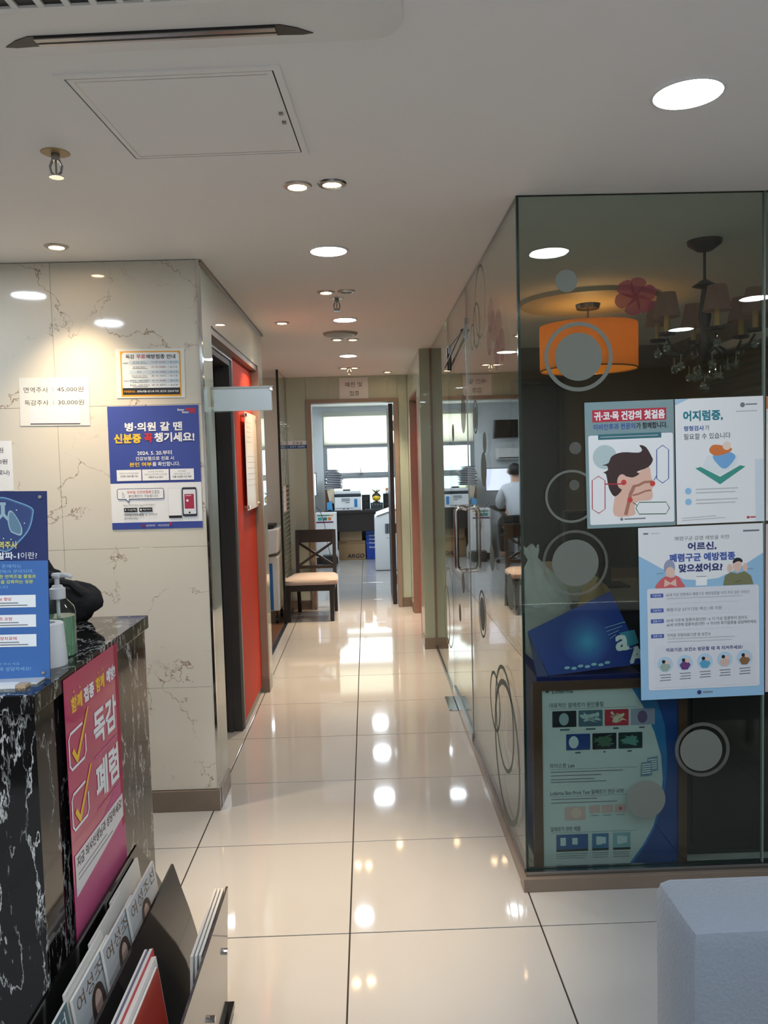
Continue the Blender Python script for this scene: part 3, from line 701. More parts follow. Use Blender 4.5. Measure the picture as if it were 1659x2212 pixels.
for u0, u1, ls in ((0.075, 0.345, ('정확한 본인확인을 통한', '안전한 의료이용 가능')), (0.355, 0.648, ('건강보험 무자격자의', '부정수급 차단하여 건강보험', '재정의 누수 방지')), (0.662, 0.925, ('건강보험증', '대여·도용으로 인한', '약물 오남용 사전 예방'))):
    P.rect(u0, 0.515, u1, 0.605, WH); n = len(ls)
    for i, s_ in enumerate(ls):
        L_ = min(0.86*(u1-u0), 0.0175*len(s_)); c_ = (u0+u1)/2; v = 0.56-0.0115*n+0.023*i; P.text(s_, c_-L_/2, v, c_+L_/2, v+0.016, K if i == n-1 else GR, 0.02 if i == n-1 else 0)
P.frame(0.07, 0.668, 0.585, 0.755, 0.0022, DB, WH, 0.008); P.poly([(0.155, 0.752), (0.205, 0.752), (0.195, 0.782)], DB); P.poly([(0.163, 0.750), (0.20, 0.750), (0.193, 0.773)], WH)
P.text('모바일 건강보험증', 0.18, 0.685, 0.445, 0.71, RD, 0.02).text('으로도', 0.45, 0.685, 0.54, 0.71, K).text('본인확인이 가능합니다', 0.195, 0.718, 0.52, 0.742, K)
P.line([(0.13, 0.738), (0.132, 0.715), (0.128, 0.70), (0.136, 0.70), (0.14, 0.715), (0.15, 0.722), (0.146, 0.74), (0.13, 0.738)], 0.0012, K)
P.text('Play스토어 또는 App스토어에서', 0.135, 0.795, 0.475, 0.815, GR)
P.rect(0.138, 0.825, 0.285, 0.858, K).rect(0.305, 0.825, 0.45, 0.858, K).text('Google Play', 0.178, 0.833, 0.275, 0.85, WH).text('App Store', 0.345, 0.833, 0.44, 0.848, WH).poly([(0.15, 0.832), (0.165, 0.841), (0.15, 0.85)], WH).disc(0.325, 0.842, 0.004, WH)
P.text("'모바일건강보험증'", 0.135, 0.872, 0.36, 0.892, K, 0.02).text('을 검색하여', 0.37, 0.872, 0.50, 0.892, GR).text('설치해보세요!', 0.135, 0.902, 0.29, 0.922, GR)
P.frame(0.63, 0.67, 0.775, 0.91, 0.0008, LG, WH, 0.002); P.rect(0.632, 0.895, 0.775, 0.915, K)
P.rrect(0.785, 0.667, 0.945, 0.905, I('phone', 44, 48, 62), 0.006).rrect(0.797, 0.685, 0.935, 0.885, I('screen', 226, 228, 234), 0.003).rrect(0.81, 0.722, 0.915, 0.842, CR, 0.003).disc(0.842, 0.775, 0.005, WH).line([(0.822, 0.735), (0.885, 0.735)], 0.002, WH).disc(0.862, 0.873, 0.004, K)
P.disc(0.345, 0.972, 0.006, I('emblem', 140, 40, 60)).text('보건복지부', 0.375, 0.964, 0.475, 0.981, WH).text('국민건강보험', 0.505, 0.964, 0.628, 0.981, WH).rect(0.632, 0.95, 0.66, 0.972, CR); P.done()
# ---- blade sign over the hall
t = thing('blade_sign', 'blank pale blade sign projecting from the wall into the hall', 'sign', (-0.53, 3.5, 1.70))
box(-0.668, 3.497, 1.698, -0.398, 3.500, 1.808).build('acrylic_plate', 'clear_glass', t)
box(-0.655, 3.4955, 1.703, -0.404, 3.4968, 1.800).build('sign_face', M('sign_face', (196, 206, 210), 0.25), t)
MB().box(-0.668, 3.4935, 1.800, -0.398, 3.503, 1.808).build('top_rail', 'grey_alu', t)
MB().cyl((-0.405, 3.492, 1.795), (-0.405, 3.505, 1.795), 0.005).build('rivet', 'chrome', t)
# ---- signs on the end wall
t, P = sheet('paper_sign', 'white paper sign with handwritten-size Korean lettering above the doorway', 'sign', -0.247, 2.080, 0.037, 2.297, 7.9285, 'paper')
P.text('예진 및', 0.20, 0.20, 0.80, 0.42, K, 0.005).text('접종', 0.35, 0.60, 0.69, 0.82, K, 0.005); P.done()
t, P = sheet('room_sign', 'small white and blue room sign left of the doorway', 'sign', -0.772, 1.614, -0.584, 1.690, 7.9285, 'paper')
P.rect(0, 0.52, 1, 1, I('sign_blue', 52, 96, 158)).text('진료실', 0.24, 0.1, 0.76, 0.46, K, 0.01).text('E N T  CLINIC', 0.12, 0.64, 0.9, 0.86, WH, 0.02); P.done()
# ---- notice board on the red panel (faces the hall, +x)
m4 = frame_matrix((-0.690, 4.83, 1.488), (0, 1, 0), (0, 0, 1))
t = thing('notice_board', 'tall cream notice sheet on chrome studs over the red panel', 'notice board', mat4=m4)
box(-0.235, -0.285, -0.002, 0.235, 0.285, 0.0).build('sheet', M('cream_sheet', (222, 208, 188), 0.35, coat=0.25, coat_rough=0.3), t, local=True)
for x in (-0.215, 0.215):
    for y in (-0.265, 0.265): MB().cyl((x, y, -0.0225), (x, y, 0.010), 0.011, n=14).build('standoff', 'chrome', t, local=True)
P = Print(part_of(t, 'sheet'), 0.47, 0.57, 0.0004); NB = I('board_print', 196, 180, 162)
bars(P, 0.12, 0.1, 0.5, 5, 0.05, 0.003, NB); bars(P, 0.1, 0.45, 0.8, 6, 0.06, 0.003, NB); P.done()

# ---- posters on the glass front
GYF = GY-0.0072
t, P = sheet('clinic_poster', 'grey-green poster with a drawing of a head in profile on the glass', 'poster', 0.724, 1.228, 1.020, 1.644, GYF, M('poster_teal', (130, 156, 160), 0.4), 0.014)
RB = I('band_red', 188, 44, 66); B2 = I('text_blue', 56, 92, 160); TL = I('teal', 54, 112, 124)
P.rect(0.085, 0.062, 0.915, 0.158, RB).text('귀·코·목 건강의 첫걸음', 0.105, 0.075, 0.90, 0.148, WH, 0.045)
P.text('이비인후과 전문의', 0.095, 0.172, 0.565, 0.222, B2, 0.03).text('가 함께합니다.', 0.575, 0.172, 0.925, 0.222, K, 0.03)
P.rrect(0.035, 0.262, 0.985, 0.972, WH, 0.006).rect(0.145, 0.255, 0.855, 0.298, TL); P.line([(0.17, 0.277), (0.82, 0.277)], 0.0022, LG)
q = lambda x, y: ((x-438-(y-82)*0.017)/600, (y-82+(x-440)*0.03)/838)
P.disc(0.215, 0.435, 0.040, I('pale_teal', 186, 206, 208))
HAIR = I('hair', 62, 42, 42); SK = I('skin', 232, 188, 170)
face = [(800, 545), (868, 505), (884, 560), (890, 590), (914, 618), (896, 648), (892, 668), (897, 700), (880, 732), (800, 740), (772, 775), (770, 832), (634, 832), (640, 700), (650, 600), (720, 560)]
P.poly([q(*p) for p in smooth_loop(face, 3)], SK)
hair = [(556, 497), (598, 482), (620, 438), (690, 412), (800, 415), (824, 395), (806, 366), (850, 378), (888, 440), (896, 470), (866, 512), (790, 542), (806, 556), (760, 580), (700, 572), (655, 612), (690, 655), (640, 706), (600, 650), (582, 560), (562, 546), (592, 530), (588, 502)]
P.poly([q(*p) for p in smooth_loop(hair, 3)], HAIR)
P.disc(*q(690, 608), 0.017, SK, 0.025); P.line([q(760, 640), q(800, 632), q(840, 612), q(890, 608)], 0.008, I('airway', 176, 120, 102)); P.line([q(760, 700), q(800, 690), q(850, 670), q(885, 666)], 0.006, I('airway', 0, 0, 0)); P.line([q(770, 640), q(745, 690), q(735, 740), q(712, 830)], 0.012, I('airway', 0, 0, 0))
for x, y in ((700, 612), (895, 622), (742, 730)): P.disc(*q(x, y), 0.009, I('spot_red', 206, 70, 66))
P.line([q(570, 622), q(700, 622)], 0.004, RB).line([q(905, 600), q(935, 545)], 0.0025, B2).line([q(760, 745), q(800, 775)], 0.0025, I('green', 60, 110, 76))
def hexa(x0, y0, x1, y1, mat, vert=True):
    mx, my = (x0+x1)/2, (y0+y1)/2
    def pts(e):
        if vert: return [(mx, y0+e), (x1-e, y0+32), (x1-e, y1-32), (mx, y1-e), (x0+e, y1-32), (x0+e, y0+32)]
        return [(x0+e, my), (x0+26, y0+e), (x1-26, y0+e), (x1-e, my), (x1-26, y1-e), (x0+26, y1-e)]
    P.poly([q(*p) for p in pts(0)], mat).poly([q(*p) for p in pts(6)], WH)
hexa(484, 566, 576, 820, RB); hexa(920, 365, 1006, 622, B2); hexa(778, 744, 1012, 828, I('green', 0, 0, 0), False)
P.line([(0.42, 0.935), (0.66, 0.935)], 0.004, GR).disc(0.39, 0.935, 0.005, GR); P.done()
t, P = sheet('clinic_poster', 'white poster about dizziness with teal heading on the glass', 'poster', 1.024, 1.233, 1.318, 1.648, GYF, 'paper', 0.014)
TE = I('teal_head', 38, 128, 146)
P.poly([(0, 0), (0.16, 0), (0, 0.05)], I('sky', 170, 200, 224), 'corner_tint').rect(0.9, 0.5, 1, 1, I('faint_blue', 212, 224, 234), 'edge_tint')
P.text('어지럼증,', 0.09, 0.095, 0.54, 0.182, TE, 0.045).text('평형검사', 0.095, 0.215, 0.325, 0.257, B2, 0.03).text('가', 0.335, 0.215, 0.385, 0.257, K).text('필요할 수 있습니다', 0.095, 0.277, 0.625, 0.325, K)
P.disc(0.765, 0.065, 0.008, GR, part='logo'); P.line([(0.80, 0.062), (0.93, 0.062)], 0.004, GR, 'logo_line'); P.line([(0.69, 0.115), (0.93, 0.115)], 0.003, LG, 'logo_line')
P.poly([(0.22, 0.555), (0.5, 0.69), (0.79, 0.555), (0.73, 0.545), (0.5, 0.63), (0.28, 0.545)], I('teal_v', 60, 152, 140), 'illustration').poly([(0.30, 0.545), (0.36, 0.455), (0.72, 0.455), (0.68, 0.545), (0.5, 0.61)], I('white_card', 226, 232, 236), 'illustration')
P.poly(smooth_loop([(0.42, 0.46), (0.56, 0.425), (0.68, 0.47), (0.6, 0.55), (0.54, 0.565), (0.48, 0.535)], 4), I('sky_blue', 118, 172, 222), 'illustration'); P.poly(smooth_loop([(0.38, 0.42), (0.42, 0.375), (0.52, 0.38), (0.64, 0.41), (0.58, 0.445), (0.45, 0.46)], 4), I('orange', 218, 122, 62), 'illustration').disc(0.58, 0.385, 0.014, I('pale_skin', 236, 214, 198), part='illustration')
for v in (0.735, 0.82):
    P.disc(0.135, v, 0.011, I('bullet', 150, 196, 232), part='bullet')
    for k in range(2): P.line([(0.22, v-0.012+0.028*k), (0.70-0.03*k, v-0.012+0.028*k)], 0.003, LG, 'fine_print')
P.rect(0.80, 0.955, 0.83, 0.972, RB, 'red_mark'); P.line([(0.84, 0.963), (0.9, 0.963)], 0.004, RB, 'red_mark'); P.line([(0.06, 0.95), (0.45, 0.94)], 0.002, LG, 'footer').line([(0.06, 0.968), (0.55, 0.957)], 0.002, LG, 'footer'); P.done()
t, P = sheet('vaccine_poster', 'large pale blue pneumonia vaccine poster with two elderly people on the glass', 'poster', 0.900, 0.643, 1.319, 1.226, GYF-0.0006, M('poster_blue', (148, 190, 222), 0.4), 0.012)
NV = I('navy', 44, 54, 112); B3 = I('mid_blue', 66, 92, 168); G2 = I('panel_grey', 214, 216, 224)
P.poly([(0, 0), (1, 0), (1, 0.17), (0.80, 0.255), (0.64, 0.305), (0.5, 0.315), (0.36, 0.305), (0.2, 0.245), (0, 0.16)], I('poster_white', 228, 231, 234))
P.text('폐렴구균 감염 예방을 위한', 0.29, 0.058, 0.73, 0.082, GR, 0.01); P.line([(0.84, 0.04), (0.97, 0.04)], 0.006, GR).line([(0.04, 0.035), (0.08, 0.035)], 0.006, GR).line([(0.10, 0.035), (0.17, 0.035)], 0.003, LG)
P.text('어르신,', 0.395, 0.094, 0.625, 0.142, NV, 0.05).text('폐렴구균 예방접종', 0.245, 0.156, 0.775, 0.204, B3, 0.05).text('맞으셨어요?', 0.32, 0.217, 0.672, 0.266, NV, 0.05)
S2 = I('skin', 0, 0, 0)
P.disc(0.245, 0.235, 0.019, I('grey_hair', 150, 156, 182), 0.027).disc(0.25, 0.265, 0.016, I('face', 224, 190, 176), 0.020).poly(smooth_loop([(0.14, 0.352), (0.155, 0.315), (0.21, 0.285), (0.26, 0.293), (0.31, 0.285), (0.345, 0.32), (0.355, 0.352)], 4)[:25], I('coral', 206, 100, 104)); P.poly([(0.20, 0.345), (0.205, 0.30), (0.25, 0.322), (0.295, 0.30), (0.30, 0.345), (0.25, 0.33)], I('face', 0, 0, 0))
P.disc(0.79, 0.235, 0.015, I('face', 0, 0, 0), 0.024).poly(smooth_loop([(0.755, 0.225), (0.765, 0.20), (0.80, 0.193), (0.83, 0.205), (0.83, 0.222), (0.80, 0.213)], 3), K).poly([(0.675, 0.35), (0.69, 0.295), (0.74, 0.275), (0.79, 0.285), (0.85, 0.272), (0.90, 0.30), (0.92, 0.35)], I('olive', 120, 122, 88)); P.disc(0.73, 0.252, 0.009, I('face', 0, 0, 0), 0.014).disc(0.855, 0.25, 0.009, I('face', 0, 0, 0), 0.014)
P.rect(0.455, 0.295, 0.545, 0.345, WH).line([(0.46, 0.293), (0.54, 0.293)], 0.002, GR); P.line([(0.77, 0.335), (0.82, 0.325)], 0.0015, K).line([(0.14, 0.268), (0.195, 0.265)], 0.0015, GR).line([(0.87, 0.26), (0.92, 0.26)], 0.0015, GR)
P.rrect(0.062, 0.352, 0.962, 0.944, I('panel_white', 216, 219, 226), 0.008); P.rect(0.075, 0.352, 0.95, 0.5, G2)
lines = [(0.382, '지원대상', '65세 이상 연령에서 폐렴구균 예방접종을 아직 하지 않은 어르신', 0.885), (0.468, '지원백신', '폐렴구균 23가 다당 백신 1회 지원', 0.66), (0.53, '접종시기', '65세 이후에 접종하셨다면? → 더 이상 접종하지 않아도', 0.87), (0.617, '접종기관', '가까운 지정의료기관 및 보건소', 0.57)]
for v, a, b_, u1 in lines:
    P.rect(0.088, v, 0.192, v+0.023, B3).text(a, 0.105, v+0.005, 0.175, v+0.018, WH); P.text(b_, 0.215, v, u1, v+0.02, GR, 0.01)
P.text('65세 이전에 접종하셨다면? → 의사와 추가접종을 상담해주세요', 0.215, 0.556, 0.94, 0.576, GR, 0.01)
for v, u1 in ((0.412, 0.83), (0.647, 0.76), (0.665, 0.74)): P.line([(0.22, v), (u1, v)], 0.003, LG)
for v in (0.442, 0.508, 0.596): P.line([(0.22, v), (0.8, v)], 0.0006, LG)
P.rrect(0.115, 0.687, 0.93, 0.93, G2, 0.006).text('의료기관, 보건소 방문할 때 꼭 지켜주세요!', 0.205, 0.70, 0.825, 0.724, NV, 0.03)
cols = [('mint', 150, 170, 160), ('plum', 108, 62, 120), ('aqua', 84, 158, 194), ('sand', 206, 178, 168), ('brown', 134, 98, 66)]
for i in range(5):
    u = 0.197+i*0.161; v = 0.795-0.005*i; P.disc(u, v, 0.0265, I('circle_blue', 174, 204, 224)); P.poly([(u-0.045, v+0.012), (u-0.02, v-0.008), (u+0.03, v-0.004), (u+0.045, v+0.014), (u+0.02, v+0.04), (u-0.025, v+0.04)], I(*cols[i])); P.disc(u-0.012, v-0.016, 0.006, K).disc(u+0.02, v-0.012, 0.007, I('face', 0, 0, 0))
    for k in range(3): P.line([(u-0.045+0.008*(k % 2), v+0.062+0.016*k), (u+0.045, v+0.06+0.016*k)], 0.003, GR)
P.disc(0.47, 0.966, 0.007, NV).line([(0.5, 0.966), (0.58, 0.966)], 0.004, GR); P.done()
t, P = sheet('clinic_poster', 'poster with orange top strip cut by the right picture edge', 'poster', 1.326, 1.236, 1.620, 1.648, GYF, M('poster_cream', (222, 214, 212), 0.4))
P.rect(0, 0, 1, 0.1, I('orange', 0, 0, 0)); P.done()
t, P = sheet('clinic_poster', 'pale pink poster cut by the right picture edge below the other', 'poster', 1.326, 0.655, 1.620, 1.225, GYF, M('poster_pink', (208, 184, 190), 0.4))
P.rect(0.1, 0.1, 0.9, 0.9, I('poster_white', 0, 0, 0)); P.done()

# ================================================================ RECEPTION COUNTER AND WHAT STANDS ON IT
ct = thing('reception_counter', 'black marble reception counter with white veins at the left', 'counter', (-1.2, 1.9, 0))
box(-2.6, 1.525, 0.06, -0.655, 2.29, 1.003).build('body', 'black_marble', ct, bevel=0.001)
box(-2.6, 1.508, 1.003, -0.646, 2.302, 1.040).build('worktop', 'black_marble', ct, bevel=0.0015)
box(-2.58, 1.55, 0.0, -0.68, 2.26, 0.06).build('plinth', 'black', ct)
# vaccination poster hung on the counter's side
pw, ph = 0.355, 0.585
m4 = frame_matrix((-0.6448, 1.823, 0.737), (0, 1, 0), (0, 0, 1))
t = thing('vaccination_poster', 'magenta flu and pneumonia poster hung on the side of the black counter', 'poster', mat4=m4)
M('magenta', (186, 26, 92), 0.22, coat=0.5, var=0.06, scale=5)
sh = box(-pw/2, -ph/2, 0, pw/2, ph/2, 0.001).build('sheet', 'magenta', t, local=True)
P = Print(sh, pw, ph, 0.0012)
P.poly([(0, 0.76), (1, 0.56), (1, 1), (0, 1)], I('pink', 196, 84, 132)); P.rect(0.93, 0, 1, 0.8, I('deep_magenta', 160, 16, 60))
P.text('함께', 0.10, 0.082, 0.285, 0.142, YE, 0.05).text('접종', 0.315, 0.082, 0.50, 0.142, WH, 0.05).text('함께', 0.535, 0.082, 0.70, 0.142, YE, 0.05).text('예방!', 0.745, 0.082, 0.93, 0.142, WH, 0.05)
for u in (0.15, 0.25, 0.585, 0.67): P.disc(u, 0.066, 0.003, YE)
P.text('독감', 0.45, 0.205, 0.91, 0.352, WH, 0.04).line([(0.45, 0.388), (0.91, 0.388)], 0.006, I('pink_text', 206, 104, 146)).text('폐렴', 0.45, 0.415, 0.91, 0.575, WH, 0.04)
P.line([(0.46, 0.597), (0.91, 0.597)], 0.004, I('pink_text', 0, 0, 0))
for v in (0.205, 0.43):
    for pts in ([(0.26, v), (0.06, v+0.002), (0.03, v+0.02), (0.03, v+0.115), (0.06, v+0.135), (0.27, v+0.135), (0.30, v+0.115), (0.30, v+0.05)],):
        P.line(pts, 0.006, WH)
    P.poly([(0.07, v+0.075), (0.10, v+0.062), (0.15, v+0.10), (0.36, v-0.045), (0.38, v-0.04), (0.16, v+0.128), (0.14, v+0.125)], YE)
P.poly([(0.03, 0.655), (0.955, 0.655), (0.955, 0.755), (0.50, 0.785), (0.03, 0.81)], I('banner', 228, 224, 226)); P.text('지금 의사선생님과 상담하세요!', 0.06, 0.668, 0.935, 0.712, K, 0.03)
P.line([(0.07, 0.735), (0.6, 0.735)], 0.003, GR).line([(0.07, 0.755), (0.72, 0.755)], 0.003, GR)
P.done()
# blue immune-injection poster in a stand
m4 = frame_matrix((-0.80, 1.628, 1.235), (math.cos(-0.02), 0.06, math.sin(-0.03)), (0.05, 0.05, 1))
r_ = Vector((1, 0.05, -0.02)).normalized(); u_ = (Vector((0.04, 0.04, 1)) - r_*Vector((0.04, 0.04, 1)).dot(r_)).normalized()
m4 = frame_matrix((-0.808, 1.625, 1.237), r_, u_)
bw, bh = 0.300, 0.384
t = thing('injection_poster', 'blue immune injection poster with glowing lungs standing on the counter', 'poster', mat4=m4)
M('poster_navy', (40, 54, 104), 0.25); box(-bw/2, -bh/2, -0.003, bw/2, bh/2, 0).build('board', 'poster_navy', t, local=True)
P = Print(part_of(t, 'board'), bw, bh, 0.0005); SB = I('steel_blue', 62, 108, 174); GL = I('glow', 120, 164, 196); GL2 = I('glow_dim', 60, 92, 140); LB = I('light_blue', 140, 186, 226)
P.rect(0, 0.37, 1, 1, SB)
shield = [(0.70, 0.032), (0.80, 0.055), (0.90, 0.09), (0.905, 0.13), (0.88, 0.20), (0.82, 0.26), (0.72, 0.32), (0.60, 0.26), (0.545, 0.20), (0.52, 0.13), (0.525, 0.09), (0.62, 0.055)]
P.poly(smooth_loop(shield, 4), GL2); P.poly([(0.712+(u-0.712)*0.93, 0.17+(v-0.17)*0.93) for u, v in smooth_loop(shield, 4)], I('shield_navy', 46, 66, 118)); P.line(smooth_loop(shield, 4)+[shield[0]], 0.0022, GL)
LU = I('lung', 150, 178, 190); LU2 = I('lung_dark', 96, 128, 150)
for s_ in (-1, 1):
    lung = [(0.71+s_*0.035, 0.11), (0.71+s_*0.06, 0.105), (0.71+s_*0.10, 0.15), (0.71+s_*0.125, 0.20), (0.71+s_*0.115, 0.235), (0.71+s_*0.07, 0.225), (0.71+s_*0.045, 0.21), (0.71+s_*0.03, 0.16)]
    P.poly(smooth_loop(lung, 4), LU); P.poly([(0.71+s_*0.076+(u-0.71-s_*0.076)*0.82, 0.17+(v-0.17)*0.86) for u, v in smooth_loop(lung, 4)], LU2)
P.line([(0.71, 0.07), (0.71, 0.12)], 0.008, LU).line([(0.71, 0.12), (0.675, 0.15)], 0.006, LU).line([(0.71, 0.12), (0.745, 0.15)], 0.006, LU).line([(0.69, 0.066), (0.73, 0.066)], 0.006, LU)
for u, v in ((0.66, 0.255), (0.71, 0.25), (0.76, 0.255), (0.85, 0.17), (0.80, 0.1)): P.disc(u, v, 0.0012, WH)
P.text('면역주사', 0.635, 0.265, 0.80, 0.305, I('lemon', 232, 218, 96), 0.02).text('싸이모신 알파-1', 0.42, 0.322, 0.812, 0.362, WH, 0.03).text('이란?', 0.822, 0.324, 0.93, 0.36, WH)
P.text('사람에게 존재하는', 0.55, 0.388, 0.825, 0.408, LB).text('물질은 흉선에서 분비되며,', 0.52, 0.415, 0.905, 0.437, LB).text('필요한 면역조절 물질로', 0.62, 0.443, 0.92, 0.463, I('pale_yellow', 206, 214, 110), 0.02).text('기능을 강화하는 성분', 0.63, 0.471, 0.90, 0.491, I('pale_yellow', 0, 0, 0), 0.02).text('입니다', 0.655, 0.50, 0.735, 0.517, LB)
for v, a, u1 in ((0.552, '기능 향상', 0.755), (0.657, '보조 요법', 0.755), (0.762, '종양치료제', 0.785)):
    P.rect(0.05, v, 0.915, v+0.066, WH).text(a, 0.645, v+0.012, u1, v+0.03, RD, 0.02); P.line([(0.1, v+0.042), (0.80, v+0.042)], 0.0022, GR).line([(0.1, v+0.055), (0.86, v+0.055)], 0.0022, GR)
P.text('를 위한 주사 치료', 0.60, 0.912, 0.80, 0.926, LB).text('의사선생님과 상담하세요!', 0.50, 0.935, 0.875, 0.957, LB, 0.01); P.done()
for x, y in ((bw/2-0.012, bh/2-0.012), (bw/2-0.012, -bh/2+0.012)): MB().cyl((x, y, 0.0), (x, y, 0.005), 0.0035, n=12).build('stud', 'chrome', t, local=True)
t2 = thing('sign_holder', 'clear acrylic foot with paper slips under the blue poster', 'sign holder', (-0.80, 1.60, 1.04))
box(-0.96, 1.585, 1.040, -0.672, 1.645, 1.0445).build('foot', M('acrylic', (206, 208, 206), 0.15), t2, bevel=0.001)
box(-0.86, 1.560, 1.040, -0.705, 1.584, 1.047).build('paper_slip', 'paper', t2)
box(-0.704, 1.560, 1.040, -0.685, 1.584, 1.046).build('tape_roll', M('tape', (190, 166, 136), 0.5), t2)
# sanitizer
sb = thing('sanitizer_bottle', 'green hand sanitizer bottle with white pump on the counter', 'bottle', (-0.720, 1.835, 1.04))
M('green_gel', (150, 206, 172), 0.06, trans=0.72, spec=0.5); glass_mat('clear_plastic', (0.93, 0.96, 0.94), 0.06)
MB().lathe([(1e-4, 0.001), (0.033, 0.001), (0.0355, 0.006), (0.0355, 0.092), (1e-4, 0.092)], (-0.720, 1.835, 1.04), 32).build('gel', 'green_gel', sb, smooth=True)
MB().lathe([(1e-4, 0.0), (0.034, 0.0), (0.037, 0.004), (0.037, 0.102), (0.034, 0.114), (0.016, 0.134), (0.015, 0.14)], (-0.720, 1.835, 1.04), 32).build('bottle_wall', 'clear_plastic', sb, smooth=True)
MB().cyl((-0.720, 1.835, 1.05), (-0.720, 1.835, 1.17), 0.004).build('dip_tube', 'white_plastic', sb)
MB().lathe([(0.0165, 0.132), (0.0175, 0.136), (0.0175, 0.156), (0.013, 0.158), (0.011, 0.163), (1e-4, 0.163)], (-0.720, 1.835, 1.04), 24).build('collar', 'white_plastic', sb, smooth=True)
p_ = MB().cyl((-0.720, 1.835, 1.20), (-0.720, 1.835, 1.226), 0.0055, n=12).lathe([(1e-4, 0.180), (0.010, 0.181), (0.012, 0.186), (0.010, 0.191), (1e-4, 0.192)], (-0.720, 1.835, 1.04), 20)
p_.tube([(-0.720, 1.835, 1.226), (-0.70, 1.833, 1.2265), (-0.684, 1.831, 1.222)], [0.0065, 0.0055, 0.004], 10); p_.build('pump_head', 'white_plastic', sb, smooth=True)
# white tissue-roll holder
rh = thing('tissue_holder', 'white tapered paper-cup dispenser beside the sanitizer', 'dispenser', (-0.712, 1.745, 1.04))
MB().lathe([(1e-4, 0.0), (0.0395, 0.0), (0.040, 0.003), (0.0345, 0.092), (0.032, 0.094), (0.018, 0.094), (0.018, 0.086), (1e-4, 0.086)], (-0.712, 1.745, 1.04), 36).build('body', 'white_plastic', rh, smooth=True)
MB().lathe([(1e-4, 0.0872), (0.0175, 0.0872)], (-0.712, 1.745, 1.04), 24).build('opening', M('roll_core', (130, 130, 128), 0.8), rh)
# black bag behind
bg = thing('black_bag', 'black fabric bag with strap lying behind the sanitizer bottle', 'bag', (-0.83, 2.24, 1.04))
M('black_cloth', (12, 12, 13), 0.75, bump=0.4, scale=60)
def lump(c, rx, ry, rz, seed, n=20, k=12, amp=0.12, jit=0.0):
    rnd = random.Random(seed); ph_ = [(rnd.uniform(1, 4), rnd.uniform(1, 4), rnd.uniform(0, 6)) for _ in range(5)]
    mb = MB(); vs = []; fs = []
    for i in range(k+1):
        th = math.pi*i/k
        for j in range(n):
            a = 2*math.pi*j/n; d = 1+amp*sum(math.sin(p[0]*a+p[2])*math.sin(p[1]*th+p[2]) for p in ph_)/2.2
            if i in (0, k): d = 1
            else: d += rnd.uniform(-jit, jit)
            vs.append((c[0]+rx*d*math.sin(th)*math.cos(a), c[1]+ry*d*math.sin(th)*math.sin(a), max(c[2]-rz*d*math.cos(th), c[2]-rz)))
    for i in range(k):
        for j in range(n): fs.append((i*n+j, i*n+(j+1) % n, (i+1)*n+(j+1) % n, (i+1)*n+j))
    return mb.add(vs, fs)
lump((-0.845, 2.235, 1.098), 0.092, 0.05, 0.058, 3, 26, 14, 0.16, 0.02).build('bag_body', 'black_cloth', bg, smooth=True)
lump((-0.912, 2.235, 1.128), 0.05, 0.038, 0.086, 5, 22, 14, 0.22, 0.02).build('bag_flap', 'black_cloth', bg, smooth=True)
MB().tube([(-0.93, 2.22, 1.15), (-0.895, 2.215, 1.185), (-0.875, 2.215, 1.175), (-0.87, 2.21, 1.14)], 0.012, 8).build('strap', 'black_cloth', bg, smooth=True)
MB().tube([(-0.90, 2.19, 1.15), (-0.86, 2.185, 1.165), (-0.82, 2.185, 1.155), (-0.79, 2.19, 1.125)], 0.011, 8).build('handle', 'black_cloth', bg, smooth=True)

# ---------------------------------------------------------------- magazine rack beside the counter
rk = thing('magazine_rack', 'black acrylic magazine rack standing against the counter', 'magazine rack', (-0.5, 1.5, 0))
def sheet_panel(name, prof, y0, y1, mat, thick=0.006, far_cut=None):
    """bent acrylic sheet: profile of (x, z) points extruded along y; far_cut lowers the far top corner"""
    mb = MB(); n = len(prof); vs = []; fs = []
    for s_ in (0, 1):
        for y in (y0, y1):
            for i, (x, z) in enumerate(prof):
                yy = y if not (y == y1 and far_cut) else y1-far_cut[i]
                vs.append((x+s_*thick, yy, z))
    for i in range(n-1):
        fs += [(i, i+1, n+i+1, n+i), (2*n+i, 2*n+i+1, 3*n+i+1, 3*n+i), (i, i+1, 2*n+i+1, 2*n+i), (n+i, n+i+1, 3*n+i+1, 3*n+i)]
    fs += [(0, n, 3*n, 2*n), (n-1, 2*n-1, 4*n-1, 3*n-1)]
    return mb.add(vs, fs).build(name, mat, rk, smooth=True)
M('smoke_acrylic', (20, 18, 17), 0.09, coat=0.4)
sheet_panel('back_panel', [(-0.632, 0.487), (-0.628, 0.40), (-0.618, 0.30), (-0.60, 0.18), (-0.585, 0.03)], 1.15, 2.19, 'gloss_black', far_cut=[0.16, 0.07, 0.0, 0.0, 0.0])
sheet_panel('divider_panel', [(-0.540, 0.432), (-0.522, 0.37), (-0.503, 0.31), (-0.487, 0.25), (-0.474, 0.18), (-0.465, 0.10), (-0.46, 0.03)], 1.15, 2.03, 'smoke_acrylic')
sheet_panel('front_panel', [(-0.400, 0.366), (-0.404, 0.28), (-0.409, 0.18), (-0.412, 0.09), (-0.414, 0.03)], 1.15, 2.03, M('bronze_acrylic', (58, 50, 44), 0.12, coat=0.5))
box(-0.632, 1.15, 0.012, -0.395, 2.06, 0.03).build('base', 'gloss_black', rk)
for x, y in ((-0.61, 1.25), (-0.42, 1.25), (-0.61, 1.95), (-0.42, 1.95)): MB().cyl((x, y, 0), (x, y, 0.012), 0.018).build('foot', 'black', rk)
for y, z in ((1.62, 0.22), (1.72, 0.17), (1.80, 0.17), (1.98, 0.22)): MB().cyl((-0.405, y, z), (-0.392, y, z), 0.008, n=12).build('bolt', 'chrome', rk)
